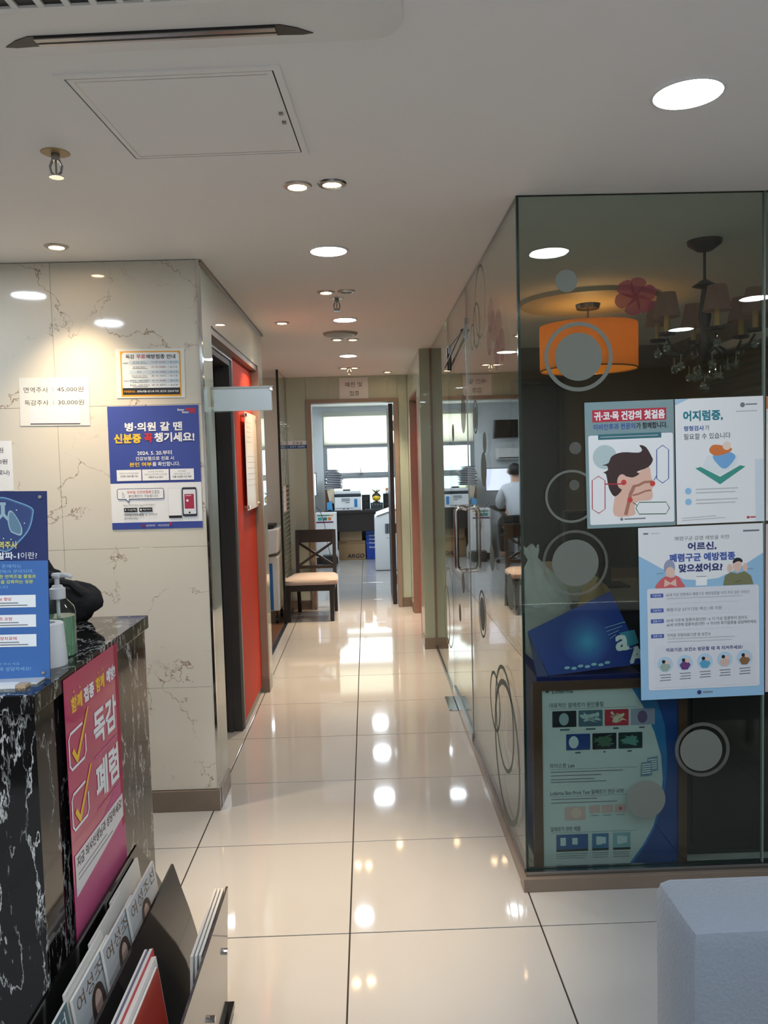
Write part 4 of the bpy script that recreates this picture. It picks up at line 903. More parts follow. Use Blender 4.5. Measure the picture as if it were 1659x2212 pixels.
for y in (1.55, 1.75): MB().cyl((-0.624, y, 0.36), (-0.620, y, 0.36), 0.022, n=20).build('hole_cap', M('brass_cap', (128, 108, 82), 0.4), rk)
# magazines: each stands in the rack, leaning, cover towards +x
def magazine(label, x, y0, zb, w, h, cover, title=None, tcol=None, lean=0.14, th=0.006, art=None):
    m4 = frame_matrix((x, y0+w/2, zb), (0, 1, 0), (-lean, 0, 1))
    t = thing('magazine', label, 'magazine', mat4=m4, group='magazines in the rack')
    box(-w/2, 0, -th, w/2, h, -0.0006).build('pages', M('pages', (206, 200, 192), 0.6), t, local=True)
    box(-w/2-0.0005, 0, -0.0006, w/2+0.0005, h+0.0005, 0.0).build('cover', cover, t, local=True)
    P = Print(part_of(t, 'cover'), w, h, 0.0003)
    P.h = h
    class Q: pass
    def put(s_, u0, v0, u1, v1, c, b=0.0):
        vs, fs = text_mesh(s_, b); P._put('lettering', [(u0+(u1-u0)*a, v1-(v1-v0)*b2) for a, b2 in vs], fs, c)
    if title: put(title, 0.06, 0.03, 0.94, 0.15, tcol, 0.0)
    if art: art(P)
    for pt in P.parts.values(): pt[0] = [(a, b2+h/2, c) for a, b2, c in pt[0]]
    P.done(); return t
M('cover_pale', (196, 202, 206), 0.3, var=0.08, scale=20); M('cover_teal', (92, 118, 124), 0.3, var=0.1, scale=15); M('cover_red', (166, 42, 28), 0.3, var=0.2, scale=12)
M('cover_blue', (30, 96, 150), 0.25); M('cover_white', (214, 212, 206), 0.35); M('cover_crimson', (190, 26, 30), 0.3)
BR = I('title_brown', 120, 96, 74)
def portrait(P):
    P.poly(smooth_loop([(0.33, 0.36), (0.36, 0.2), (0.5, 0.15), (0.64, 0.21), (0.68, 0.38), (0.6, 0.34), (0.42, 0.34)], 4), I('dark_hair', 72, 56, 48)); P.disc(0.5, 0.29, 0.019, I('face', 0, 0, 0), 0.027); P.poly([(0.2, 0.8), (0.3, 0.42), (0.45, 0.38), (0.55, 0.38), (0.7, 0.42), (0.8, 0.8)], I('sand2', 176, 156, 136))
magazine('farthest pale magazine with brown title in the rack', -0.5365, 1.775, 0.19, 0.215, 0.275, 'cover_pale', '여성조선', BR, art=portrait)
magazine('second farthest pale magazine overlapping the first in the rack', -0.5450, 1.625, 0.185, 0.215, 0.275, 'cover_pale', '여성조선', BR, art=portrait)
magazine('third pale magazine with a dark-haired portrait in the rack', -0.5535, 1.475, 0.18, 0.215, 0.275, 'cover_pale', '여성조선', BR, art=portrait)
magazine('nearest teal-covered magazine with pale title in the rack', -0.5600, 1.25, 0.175, 0.215, 0.285, 'cover_teal', '여성조선', WH)
for k in range(3): magazine(('pale magazine leaning behind the farthest titled one', 'pale magazine leaning behind the second titled one', 'pale magazine leaning behind the third titled one')[k], -0.5705-0.0070*(2-k), 1.79-0.16*k, 0.21, 0.21, 0.26, 'cover_white', lean=0.125)
magazine('red-covered magazine nearest the viewer in the middle pocket', -0.4325, 1.27, 0.20, 0.33, 0.235, 'cover_red', lean=0.13, art=lambda P: [P.disc(0.2+0.13*i, 0.2+0.11*(i % 3), 0.004, WH) for i in range(6)])
magazine('white magazine behind the red cover in the middle pocket', -0.4395, 1.29, 0.20, 0.33, 0.245, 'cover_white', lean=0.13, th=0.010)
magazine('crimson magazine behind the white one in the middle pocket', -0.4500, 1.31, 0.20, 0.33, 0.25, 'cover_crimson', lean=0.13, th=0.008)
magazine('blue-grey magazine at the back of the middle pocket', -0.4585, 1.30, 0.20, 0.33, 0.255, M('cover_slate', (96, 92, 124), 0.35), lean=0.13)
for k, (c, lab, y0, hh) in enumerate((('cover_white', 'white magazine leaning on the front panel, innermost', 1.72, 0.29), ('cover_pale', 'grey magazine second from the front panel', 1.73, 0.285), ('cover_white', 'white magazine next to the front panel', 1.74, 0.28))):
    magazine(lab, -0.4300+0.0075*k, y0, 0.085, 0.285, hh, c, lean=-0.04, th=0.006)
magazine('blue brochure in the front pocket of the rack', -0.4150, 1.42, 0.085, 0.29, 0.25, 'cover_blue', lean=-0.04, art=lambda P: P.rect(0.85, 0.03, 0.98, 0.2, WH))
# ---------------------------------------------------------------- grey sofa at lower right
sf = thing('sofa', 'grey-blue upholstered waiting sofa at the lower right corner', 'sofa', (1.1, 1.0, 0))
M('upholstery', (112, 119, 130), 0.75, bump=0.25, scale=160, var=0.06, sheen=0.3)
MB().box(0.492, 1.20, 0.12, 2.0, 1.38, 0.714).build('backrest', 'upholstery', sf, bevel=0.03, smooth=True)
for x in (0.495, 1.24): MB().box(x, 0.62, 0.30, x+0.742, 1.205, 0.44).build('seat_cushion', 'upholstery', sf, bevel=0.03, smooth=True)
MB().box(0.50, 0.64, 0.12, 1.99, 1.205, 0.30).build('seat_base', 'upholstery', sf, bevel=0.01)
for x, y in ((0.55, 0.7), (1.92, 0.7), (0.55, 1.3), (1.92, 1.3)): MB().cyl((x, y, 0), (x, y, 0.121), 0.022).build('leg', 'steel', sf)

# ================================================================ WOODEN CHAIR BEFORE THE END WALL
ch = thing('wooden_chair', 'dark wooden chair with crossed back and beige padded seat by the doorway', 'chair', (-0.53, 7.55, 0))
M('dark_wood', (34, 27, 25), 0.35, var=0.2, scale=25)
for x in (-0.772, -0.372):
    MB().hexa([(x, 7.30, 0), (x+0.035, 7.30, 0), (x+0.035, 7.335, 0), (x, 7.335, 0), (x-0.004, 7.298, 0.345), (x+0.042, 7.298, 0.345), (x+0.042, 7.342, 0.345), (x-0.004, 7.342, 0.345)]).build('leg', 'dark_wood', ch, bevel=0.002)
for x in (-0.715, -0.355):
    m_ = MB().hexa([(x, 7.80, 0), (x+0.034, 7.80, 0), (x+0.034, 7.835, 0), (x, 7.835, 0), (x, 7.715, 0.38), (x+0.034, 7.715, 0.38), (x+0.034, 7.752, 0.38), (x, 7.752, 0.38)])
    m_.hexa([(x, 7.715, 0.38), (x+0.034, 7.715, 0.38), (x+0.034, 7.752, 0.38), (x, 7.752, 0.38), (x, 7.765, 0.815), (x+0.034, 7.765, 0.815), (x+0.034, 7.79, 0.815), (x, 7.79, 0.815)])
    m_.build('leg', 'dark_wood', ch)
MB().box(-0.735, 7.305, 0.285, -0.372, 7.33, 0.345).box(-0.76, 7.335, 0.285, -0.735, 7.72, 0.345).box(-0.35, 7.335, 0.285, -0.325, 7.72, 0.345).box(-0.715, 7.715, 0.30, -0.321, 7.74, 0.345).build('apron', 'dark_wood', ch)
seat = smooth_loop([(-0.785, 7.30), (-0.55, 7.285), (-0.315, 7.30), (-0.31, 7.5), (-0.325, 7.70), (-0.52, 7.71), (-0.715, 7.70), (-0.765, 7.5)], 4)
sm = MB(); n = len(seat); cx, cy = -0.55, 7.5; vs = []
for s_, z in ((1.0, 0.346), (1.015, 0.36), (1.0, 0.385), (0.9, 0.405), (0.6, 0.415)): vs += [(cx+(x-cx)*s_, cy+(y-cy)*s_, z) for x, y in seat]
sm.add(vs, [(k*n+i, k*n+(i+1) % n, (k+1)*n+(i+1) % n, (k+1)*n+i) for k in range(4) for i in range(n)]+[tuple(range(4*n, 5*n)), tuple(range(n-1, -1, -1))])
sm.build('seat_cushion', M('suede', (182, 166, 156), 0.85, var=0.12, scale=9, sheen=0.4), ch, smooth=True)
def bp(x, z): return (x, 7.728+(z-0.38)*0.12, z)
MB().bar(bp(-0.7, 0.755), bp(-0.335, 0.755), 0.02, 0.125).build('top_rail', 'dark_wood', ch, bevel=0.004)
MB().bar(bp(-0.682, 0.455), bp(-0.355, 0.455), 0.02, 0.03).build('lower_rail', 'dark_wood', ch)
MB().bar(bp(-0.685, 0.47), bp(-0.352, 0.69), 0.016, 0.024).build('cross_bar', 'dark_wood', ch)
MB().bar(bp(-0.685, 0.69), bp(-0.352, 0.47), 0.0165, 0.024).build('cross_bar', 'dark_wood', ch)

# ================================================================ ALCOVE CART
cart = thing('medical_cart', 'white and blue machine trolley standing in the alcove', 'trolley', (-0.93, 7.45, 0))
box(-1.06, 7.25, 0.12, -0.83, 7.70, 0.62).build('body', 'white_plastic', cart, bevel=0.01)
box(-1.00, 7.243, 0.13, -0.885, 7.2495, 0.56).build('front_panel', M('cart_blue', (44, 110, 178), 0.35), cart)
MB().hexa([(-1.06, 7.2, 0.62), (-0.825, 7.2, 0.66), (-0.825, 7.68, 0.66), (-1.06, 7.68, 0.62), (-1.06, 7.18, 0.86), (-0.81, 7.18, 0.885), (-0.81, 7.68, 0.885), (-1.06, 7.68, 0.86)]).build('console', 'white_plastic', cart, bevel=0.015)
box(-1.03, 7.22, 0.885, -0.86, 7.5, 0.915).build('tray', 'black', cart, bevel=0.004)
for x in (-1.04, -0.86):
    for y in (7.29, 7.66): MB().cyl((x-0.012, y, 0.03), (x+0.012, y, 0.03), 0.03, n=16).box(x-0.006, y-0.006, 0.03, x+0.006, y+0.006, 0.121).build('caster', 'black', cart)

# ================================================================ WINDOW ROOM
bl_ = thing('roller_blind', 'cream roller blind half lowered over the bright window', 'blind', (0.2, 12.27, 1.74))
film_mat('blind_cloth', (248, 244, 234), 0.0, 0.72)
box(-0.64, 12.277, 1.735, 1.13, 12.279, 2.17).build('cloth', 'blind_cloth', bl_)
box(-0.66, 12.24, 2.165, 1.15, 12.30, 2.225).build('cassette', M('blind_box', (190, 190, 178), 0.5), bl_)
box(-0.64, 12.272, 1.722, 1.13, 12.284, 1.737).build('bottom_bar', 'grey_alu', bl_)
dk = thing('desk', 'dark brown desk with apron below the window', 'desk', (0.2, 12.0, 0))
M('desk_dark', (38, 31, 30), 0.35, var=0.15, scale=20)
box(-0.645, 11.70, 0.71, 1.0, 12.29, 0.75).build('desktop', 'desk_dark', dk, bevel=0.002)
box(-0.60, 11.73, 0.44, 0.98, 11.76, 0.71).build('apron', 'desk_dark', dk)
box(-0.62, 12.22, 0.0, 0.98, 12.25, 0.71).build('back_panel', 'desk_dark', dk)
for x in (-0.64, 0.965): box(x, 11.73, 0.0, x+0.035, 12.26, 0.71).build('side_panel', 'desk_dark', dk)
pr = thing('printer', 'white laser printer with dark scanner lid on the desk', 'printer', (-0.29, 11.95, 0.75))
box(-0.485, 11.74, 0.752, -0.095, 12.08, 0.95).build('body', 'white_plastic', pr, bevel=0.008)
box(-0.488, 11.745, 0.951, -0.092, 12.09, 0.995).build('scanner', M('printer_dark', (42, 50, 60), 0.35), pr, bevel=0.004)
box(-0.485, 11.76, 0.995, -0.098, 12.08, 1.04).build('lid', 'white_plastic', pr, bevel=0.006)
MB().box(-0.38, 11.73, 0.895, -0.26, 11.741, 0.935).build('output_slot', M('slot_grey', (150, 158, 166), 0.5), pr)
box(-0.475, 11.737, 0.785, -0.20, 11.741, 0.789).build('tray_gap', 'black', pr)
for x in (-0.36, -0.30): box(x, 11.735, 0.772, x+0.02, 11.741, 0.784).build('tray_grip', 'black', pr)
box(-0.195, 11.737, 0.80, -0.15, 11.741, 0.92).build('ink_label', M('label_blue', (40, 126, 186), 0.4), pr)
box(-0.32, 11.738, 0.865, -0.265, 11.741, 0.873).build('badge', 'ink', pr)
box(-0.36, 11.84, 1.041, -0.25, 11.96, 1.06).build('control_panel', 'black', pr, bevel=0.004)
# stack of papers: counted bundles
stk = [(0.0, 0.0), (0.01, 0.02), (-0.005, -0.03), (0.012, 0.04), (0.0, -0.02), (0.02, 0.05), (-0.01, 0.0), (0.01, -0.06), (0.02, 0.03), (0.0, 0.06), (-0.01, -0.04)]
hb = thing('file_holder', 'brown and cream file box under the stack of paper bundles', 'file box', (-0.55, 12.0, 0.75))
box(-0.62, 11.88, 0.752, -0.50, 12.2, 1.06).build('box', M('brown_card', (116, 78, 56), 0.6), hb)
MB().hexa([(-0.56, 11.82, 0.86), (-0.49, 11.80, 0.86), (-0.49, 11.86, 0.86), (-0.56, 11.87, 0.86), (-0.60, 11.83, 1.06), (-0.49, 11.80, 1.07), (-0.49, 11.87, 1.07), (-0.60, 11.87, 1.06)]).build('folder', M('cream_card', (226, 210, 180), 0.6), hb)
M('bundle_white', (216, 216, 214), 0.6); M('bundle_dark', (44, 50, 72), 0.6)
for i, (dx, a) in enumerate(stk):
    z = 1.071+i*0.026
    b_ = thing('paper_bundle', 'bundle of patient papers in the tall stack by the window, layer %s from the desk' % ('first', 'second', 'third', 'fourth', 'fifth', 'sixth', 'seventh', 'eighth', 'ninth', 'tenth', 'topmost')[i] if i < 10 else 'topmost bundle of patient papers in the tall stack by the window', 'papers', (-0.495+dx, 11.97, z), a, 'paper bundles in the stack')
    w_ = 0.125-0.003*(i % 4) if i < 9 else 0.085
    MB().hexa([(-w_, -0.16, 0), (w_, -0.16, 0.004), (w_, 0.16, 0.004), (-w_, 0.16, 0), (-w_, -0.16, 0.013), (w_, -0.16, 0.011), (w_, 0.16, 0.011), (-w_, 0.16, 0.013)]).build('sheets', 'bundle_white', b_, local=True)
    MB().hexa([(-w_-0.003, -0.163, 0.013), (w_+0.004, -0.163, 0.011), (w_+0.004, 0.16, 0.011), (-w_-0.003, 0.16, 0.013), (-w_-0.003, -0.163, 0.0258), (w_*0.6, -0.163, 0.024), (w_*0.6, 0.16, 0.024), (-w_-0.003, 0.16, 0.0258)]).build('folder_edge', 'bundle_dark', b_, local=True)
t = thing('blue_box', 'small blue carton beside the printer on the desk', 'carton', (-0.55, 11.78, 0.75))
MB().hexa([(-0.60, 11.74, 0.752), (-0.515, 11.74, 0.752), (-0.515, 11.81, 0.752), (-0.60, 11.81, 0.752), (-0.60, 11.74, 0.87), (-0.53, 11.74, 0.90), (-0.53, 11.81, 0.90), (-0.60, 11.81, 0.87)]).build('carton', M('carton_blue', (70, 150, 204), 0.4), t)
box(-0.59, 11.738, 0.752, -0.53, 11.7405, 0.77).build('base_band', 'ink', t)
def speaker(x0, x1, z1, lab):
    t = thing('desk_speaker', lab, 'speaker', ((x0+x1)/2, 11.9, 0.75), group='black desk speakers')
    box(x0, 11.82, 0.752, x1, 11.98, z1).build('cabinet', 'black', t, bevel=0.004)
    for k in (0.32, 0.72): MB().cyl(((x0+x1)/2, 11.821, 0.752+(z1-0.752)*k), ((x0+x1)/2, 11.812, 0.752+(z1-0.752)*k), 0.035, n=18).build('driver', M('cone', (30, 30, 32), 0.6), t)
speaker(-0.085, 0.04, 0.975, 'black desk speaker beside the printer'); speaker(0.235, 0.355, 0.985, 'black desk speaker at right carrying a cat figurine')
t = thing('amplifier', 'low dark radio unit with silver knobs between the desk speakers', 'radio', (0.13, 11.85, 0.75))
box(0.045, 11.78, 0.752, 0.23, 11.95, 0.855).build('case', M('dark_slate', (48, 56, 60), 0.4), t, bevel=0.003)
for i in range(4): MB().cyl((0.075+0.04*i, 11.78, 0.83), (0.075+0.04*i, 11.772, 0.83), 0.010, n=12).build('knob', 'steel', t)
t = thing('keyboard', 'thin black keyboard on the desk edge', 'keyboard', (0.15, 11.74, 0.75)); box(-0.05, 11.705, 0.7505, 0.36, 11.77, 0.765).build('body', 'printer_dark', t); box(-0.04, 11.71, 0.765, 0.35, 11.765, 0.769).build('keys', 'steel', t)
t = thing('fruit_ornament', 'yellow pineapple-like ornament on the radio', 'ornament', (0.135, 11.86, 0.855))
MB().lathe([(1e-4, 0.0), (0.05, 0.0), (0.058, 0.012), (1e-4, 0.02)], (0.135, 11.86, 0.856), 20).build('dish', 'black', t)
MB().ball((0.135, 11.85, 0.92), 0.062, 18, 10, sz=0.75).build('fruit', M('fruit_yellow', (224, 186, 30), 0.35), t, smooth=True)
MB().ball((0.135, 11.875, 0.945), 0.066, 18, 10, sz=0.85).build('shell', M('shell_dark', (40, 34, 20), 0.5), t, smooth=True)
for k in range(9):
    a = k*0.7; MB().tube([(0.135, 11.86, 0.985), (0.135+0.03*math.cos(a), 11.86+0.03*math.sin(a), 1.02), (0.135+0.075*math.cos(a), 11.86+0.06*math.sin(a), 1.04+0.012*(k % 3))], [0.007, 0.009, 0.001], 5).build('leaf', M('leaf_olive', (110, 104, 40), 0.5), t)
t = thing('cat_figurine', 'tiny orange and white cat figurine on the right desk speaker', 'figurine', (0.295, 11.9, 0.985))
MB().lathe([(1e-4, 0), (0.024, 0), (0.027, 0.02), (0.018, 0.045), (1e-4, 0.05)], (0.295, 11.89, 0.9855), 14).build('body', 'white', t, smooth=True)
MB().ball((0.295, 11.885, 1.045), 0.022, 12, 8).build('head', M('ginger', (206, 134, 60), 0.5), t, smooth=True)
for x in (0.283, 0.307): MB().cyl((x, 11.885, 1.058), (x, 11.885, 1.077), 0.008, 0.001, n=8).build('ear', 'ginger', t)
# cartons under the desk
def carton(name, lab, x0, y0, z0, x1, y1, z1, mat, tape='tape'):
    t = thing(name, lab, 'carton', ((x0+x1)/2, (y0+y1)/2, z0)); box(x0, y0, z0, x1, y1, z1).build('carton', mat, t, bevel=0.002)
    box(x0-0.0003, y0-0.0006, z1-0.05, x1+0.0003, y0+0.0002, z1-0.047).build('flap_line', 'brown_card', t)
    return t
M('kraft', (166, 134, 96), 0.7, var=0.06, scale=8); M('kraft_pale', (182, 156, 122), 0.7)
t = carton('cardboard_box', 'brown cardboard box with ARGO lettering under the desk', -0.452, 11.90, 0.001, -0.050, 12.18, 0.286, 'kraft')
P = Print(frame_t := thing('print_area', None, None, mat4=frame_matrix((-0.251, 11.8985, 0.143), (1, 0, 0), (0, 0, 1))), 0.402, 0.285)
P.text('ARGO', 0.33, 0.69, 0.955, 0.915, K, 0.035, slant=0.03).line([(0.05, 0.09), (0.33, 0.09)], 0.008, K).line([(0.05, 0.16), (0.12, 0.16)], 0.004, K)
me_root = t
P.root = part_of(t, 'carton')
off = t.matrix_world.inverted() @ frame_t.matrix_world
for k, p in P.parts.items(): p[0] = [tuple(off @ Vector(v)) for v in p[0]]
P.done(); bpy.data.objects.remove(frame_t)
carton('cardboard_box', 'plain small cardboard box on top of the lettered one under the desk', -0.436, 11.91, 0.288, -0.097, 12.17, 0.482, 'kraft_pale')
M('paper_blue', (24, 66, 168), 0.3, var=0.35, scale=9)
t = thing('paper_carton', 'blue printed carton of copy paper under the desk', 'carton', (0.08, 12.0, 0))
box(-0.035, 11.90, 0.001, 0.20, 12.16, 0.22).build('carton', 'paper_blue', t, bevel=0.002)
for i in range(4): box(-0.04+0.004*(i % 2), 11.895+0.006*(i % 2), 0.222+i*0.052, 0.20, 12.15, 0.27+i*0.052).build('ream', M('ream_blue', (30, 84, 190), 0.3, var=0.3, scale=14), t, bevel=0.003)
P = Print(part_of(t, 'carton'), 1, 1); vs_, fs_ = text_mesh('Double A', 0.02)
for z in (0.17, 0.235, 0.29, 0.345): P._put('lettering#%d' % int(z*1000), [(0.5+(-0.075+0.2+0.0)*0+(0.01-0.08+0.17*x), 0.5-(z+0.028*y)) for x, y in vs_], fs_, WH)
[pp.__setitem__(0, [(x, -0.1065-0.0003, y) for x, y, z in pp[0]]) for pp in P.parts.values()]; P.done()
# white cabinet with notice at left of the desk
t = thing('white_cabinet', 'white carton with coloured printed bands standing left of the desk', 'carton', (-0.6, 11.55, 0))
body = box(-0.755, 11.45, 0.10, -0.455, 11.68, 0.742).build('body', 'white', t, bevel=0.003); box(-0.755, 11.46, 0, -0.455, 11.68, 0.099).build('base', 'black', t)
for x0, x1, z0, z1, c in ((-0.73, -0.55, 0.70, 0.715, ('band_green', 40, 120, 96)), (-0.55, -0.50, 0.70, 0.715, ('band_orange', 220, 150, 50)), (-0.72, -0.66, 0.635, 0.68, ('band_teal', 60, 160, 160)), (-0.645, -0.59, 0.635, 0.68, ('band_green', 0, 0, 0)), (-0.575, -0.53, 0.635, 0.68, ('orange', 0, 0, 0)), (-0.745, -0.50, 0.60, 0.62, ('band_purple', 110, 40, 90)), (-0.66, -0.52, 0.50, 0.504, ('grey', 0, 0, 0)), (-0.66, -0.52, 0.47, 0.474, ('grey', 0, 0, 0))):
    box(x0, 11.447, z0, x1, 11.4495, z1).build('print_band', I(*c), body)
t = thing('power_box', 'black box with cables on the floor by the desk', 'box', (-0.55, 11.3, 0)); box(-0.66, 11.2, 0.0005, -0.46, 11.38, 0.15).build('case', 'black', t, bevel=0.004)
MB().tube([(-0.55, 11.3, 0.15), (-0.6, 11.38, 0.35), (-0.62, 11.41, 0.55), (-0.68, 11.40, 0.78), (-0.74, 11.38, 0.84)], 0.004, 6).build('cable', 'black', t)
t = thing('water_bottle', 'small white bottle on the floor beside the cardboard boxes', 'bottle', (-0.485, 11.78, 0)); MB().lathe([(1e-4, 0), (0.03, 0), (0.032, 0.14), (0.014, 0.18), (0.014, 0.2), (1e-4, 0.2)], (-0.475, 11.8, 0.001), 16).build('bottle', 'white_plastic', t, smooth=True)
# air purifier
ap = thing('air_purifier', 'tall white air purifier with a dark grille by the door', 'air purifier', (0.24, 10.75, 0))
MB().hexa([(0.085, 10.60, 0.004), (0.44, 10.60, 0.004), (0.44, 10.90, 0.004), (0.085, 10.90, 0.004), (0.085, 10.60, 0.715), (0.44, 10.60, 0.83), (0.44, 10.90, 0.86), (0.085, 10.90, 0.745)]).build('body', 'white_plastic', ap, bevel=0.018, smooth=True)
MB().hexa([(0.11, 10.59, 0.735), (0.45, 10.59, 0.845), (0.45, 10.9, 0.875), (0.11, 10.9, 0.765), (0.11, 10.59, 0.742), (0.45, 10.59, 0.855), (0.45, 10.9, 0.885), (0.11, 10.9, 0.775)]).build('lid', 'white', ap)
box(0.225, 10.596, 0.50, 0.40, 10.6005, 0.63).build('grille', M('grille_dark', (52, 56, 60), 0.6), ap)
for i in range(6): box(0.235+i*0.028, 10.594, 0.505, 0.243+i*0.028, 10.5965, 0.625).build('grille_bar', 'slot_grey', part_of(ap, 'grille'))
for x in (0.255, 0.335): MB().cyl((x, 10.601, 0.44), (x, 10.595, 0.44), 0.006, n=10).build('button', 'ink', ap)
box(0.095, 10.61, 0.0, 0.43, 10.89, 0.005).build('base', 'black', ap)
# doctor's desk, monitor, wall television and seated person (seen mirrored in the glass wall)
dd = thing('doctor_desk', 'white desk with dark top at the far wall of the window room', 'desk', (-1.2, 11.7, 0))
box(-1.9, 11.35, 0.70, -0.87, 12.28, 0.735).build('desktop', 'desk_dark', dd); box(-0.92, 11.45, 0.0, -0.88, 12.2, 0.70).build('side_panel', 'white_paint', dd); box(-1.88, 11.45, 0.0, -1.84, 12.2, 0.70).build('side_panel', 'white_paint', dd)
mo = thing('monitor', 'computer monitor with lit white page on the doctor desk', 'monitor', (-0.98, 11.75, 0.735))
box(-1.20, 11.74, 0.98, -0.74, 11.765, 1.32).build('housing', 'black', mo, bevel=0.004); box(-1.19, 11.738, 0.99, -0.75, 11.7405, 1.31).build('screen', M('screen_lit', (206, 214, 236), 0.3, emit=0.55), mo)
MB().box(-0.99, 11.765, 0.74, -0.95, 11.79, 1.1).box(-1.07, 11.70, 0.735, -0.87, 11.85, 0.745).build('stand', 'black', mo)
tv = thing('wall_television', 'black television tilted high on the white wall', 'television', (-1.1, 12.2, 1.75))
MB().hexa([(-1.35, 12.10, 1.76), (-0.92, 12.10, 1.76), (-0.92, 12.16, 1.76), (-1.35, 12.16, 1.76), (-1.35, 11.98, 2.04), (-0.92, 11.98, 2.04), (-0.92, 12.04, 2.04), (-1.35, 12.04, 2.04)]).build('housing', 'steel', tv)
MB().hexa([(-1.335, 12.088, 1.775), (-0.935, 12.088, 1.775), (-0.935, 12.10, 1.775), (-1.335, 12.10, 1.775), (-1.335, 11.972, 2.025), (-0.935, 11.972, 2.025), (-0.935, 11.99, 2.025), (-1.335, 11.99, 2.025)]).build('screen', 'gloss_black', tv)
MB().bar((-1.13, 12.15, 1.88), (-1.13, 12.3, 1.9), 0.06, 0.06).build('bracket', 'black', tv)
wa = thing('wall_unit', 'white wall air unit below the television', 'air unit', (-1.2, 12.2, 1.45)); box(-1.6, 12.14, 1.44, -0.98, 12.299, 1.62).build('casing', 'white', wa, bevel=0.02); box(-1.58, 12.136, 1.46, -1.0, 12.1395, 1.475).build('vent', 'ink', wa)
st = thing('office_chair', 'black swivel stool with chrome base under the seated person', 'chair', (-1.03, 10.95, 0))
MB().lathe([(1e-4, 0.375), (0.2, 0.375), (0.215, 0.39), (0.21, 0.42), (1e-4, 0.427)], (-1.03, 10.95, 0), 28).build('seat', 'black', st, smooth=True)
MB().cyl((-1.03, 10.95, 0.08), (-1.03, 10.95, 0.375), 0.025).build('column', 'chrome', st)
box(-1.22, 10.70, 0.60, -0.84, 10.735, 0.69).build('backrest', 'black', st, bevel=0.012); MB().bar((-1.03, 10.77, 0.40), (-1.03, 10.72, 0.64), 0.04, 0.012).build('back_strut', 'black', st)
for k in range(5):
    a = k*2*math.pi/5+0.3; MB().bar((-1.03, 10.95, 0.085), (-1.03+0.27*math.cos(a), 10.95+0.27*math.sin(a), 0.065), 0.035, 0.02).build('base_arm', 'chrome', st)
    MB().cyl((-1.03+0.25*math.cos(a), 10.95+0.25*math.sin(a)-0.012, 0.028), (-1.03+0.25*math.cos(a), 10.95+0.25*math.sin(a)+0.012, 0.028), 0.028, n=14).build('caster', 'black', st)
def skin_object(name, chains, mat, parent, sub=2):
    """chains: list of [(x,y,z,r),...]; equal points are welded; first point is the root"""
    bm = bmesh.new(); lay = bm.verts.layers.skin.verify(); idx = {}
    for c in chains:
        prev = None
        for x, y, z, r in c:
            k = (round(x, 4), round(y, 4), round(z, 4))
            if k not in idx:
                v = bm.verts.new((x, y, z)); v[lay].radius = (r, r); idx[k] = v
                v[lay].use_root = len(idx) == 1
            v = idx[k]
            if prev is not None and prev != v and bm.edges.get((prev, v)) is None: bm.edges.new((prev, v))
            prev = v
    inv = parent.matrix_world.inverted()
    for v in bm.verts: v.co = inv @ v.co
    me = bpy.data.meshes.new(name); bm.to_mesh(me); bm.free(); me.materials.append(MATS[mat])
    o = bpy.data.objects.new(name, me); COL.objects.link(o); o.parent = parent
    s_ = o.modifiers.new('skin', 'SKIN'); s_.use_smooth_shade = True
    d = o.modifiers.new('sub', 'SUBSURF'); d.levels = sub; d.render_levels = sub
    return o
pe = thing('person', 'person in a white coat seated at the computer with their back turned', 'person', (-1.03, 10.95, 0))
M('skin', (214, 168, 140), 0.5); M('coat', (222, 228, 236), 0.7, bump=0.15, scale=25); M('trousers', (34, 36, 42), 0.7); M('hair_black', (18, 17, 18), 0.5)
X0 = -1.03
chains = [[(X0, 10.93, 0.60, .12), (X0, 10.93, 0.80, .115), (X0, 10.95, 1.00, .125), (X0, 10.97, 1.10, .075), (X0, 10.985, 1.17, .052), (X0, 11.00, 1.23, .068), (X0, 11.01, 1.29, .083), (X0, 11.00, 1.345, .062)]]
for s_ in (-1, 1):
    chains.append([(X0, 10.95, 1.00, .125), (X0+s_*0.15, 10.96, 1.055, .06), (X0+s_*0.205, 11.05, 0.88, .046), (X0+s_*0.185, 11.15, 0.80, .042), (X0+s_*0.13, 11.33, 0.775, .030), (X0+s_*0.115, 11.385, 0.765, .032)])
    hx, hy, hz = X0+s_*0.115, 11.385, 0.765
    for k, (dx, L_) in enumerate(((-0.028, 0.062), (-0.010, 0.075), (0.010, 0.072), (0.028, 0.055))):
        chains.append([(hx, hy, hz, .032), (hx+dx, hy+0.04, hz+0.002, .011), (hx+dx*1.1, hy+0.04+L_*0.5, hz-0.002, .009), (hx+dx*1.1, hy+0.04+L_, hz-0.016, .008)])
    chains.append([(hx, hy, hz, .032), (hx-s_*0.036, hy+0.008, hz-0.006, .012), (hx-s_*0.046, hy+0.045, hz-0.012, .010)])
    chains.append([(X0, 10.93, 0.60, .12), (X0+s_*0.10, 10.98, 0.575, .088), (X0+s_*0.12, 11.33, 0.56, .066), (X0+s_*0.12, 11.36, 0.32, .052), (X0+s_*0.12, 11.34, 0.085, .038), (X0+s_*0.125, 11.44, 0.04, .034)])
skin_object('body', chains, 'skin', pe)
coat = [[(X0, 10.925, 0.58, .150), (X0, 10.925, 0.78, .140), (X0, 10.945, 1.00, .148), (X0, 10.965, 1.095, .098), (X0, 10.975, 1.13, .066)]]
for s_ in (-1, 1): coat.append([(X0, 10.945, 1.00, .148), (X0+s_*0.152, 10.96, 1.05, .076), (X0+s_*0.205, 11.05, 0.88, .062), (X0+s_*0.185, 11.15, 0.80, .056), (X0+s_*0.14, 11.30, 0.777, .044)])
skin_object('white_coat', coat, 'coat', pe)
tr_ = [[(X0, 10.93, 0.585, .13)]]
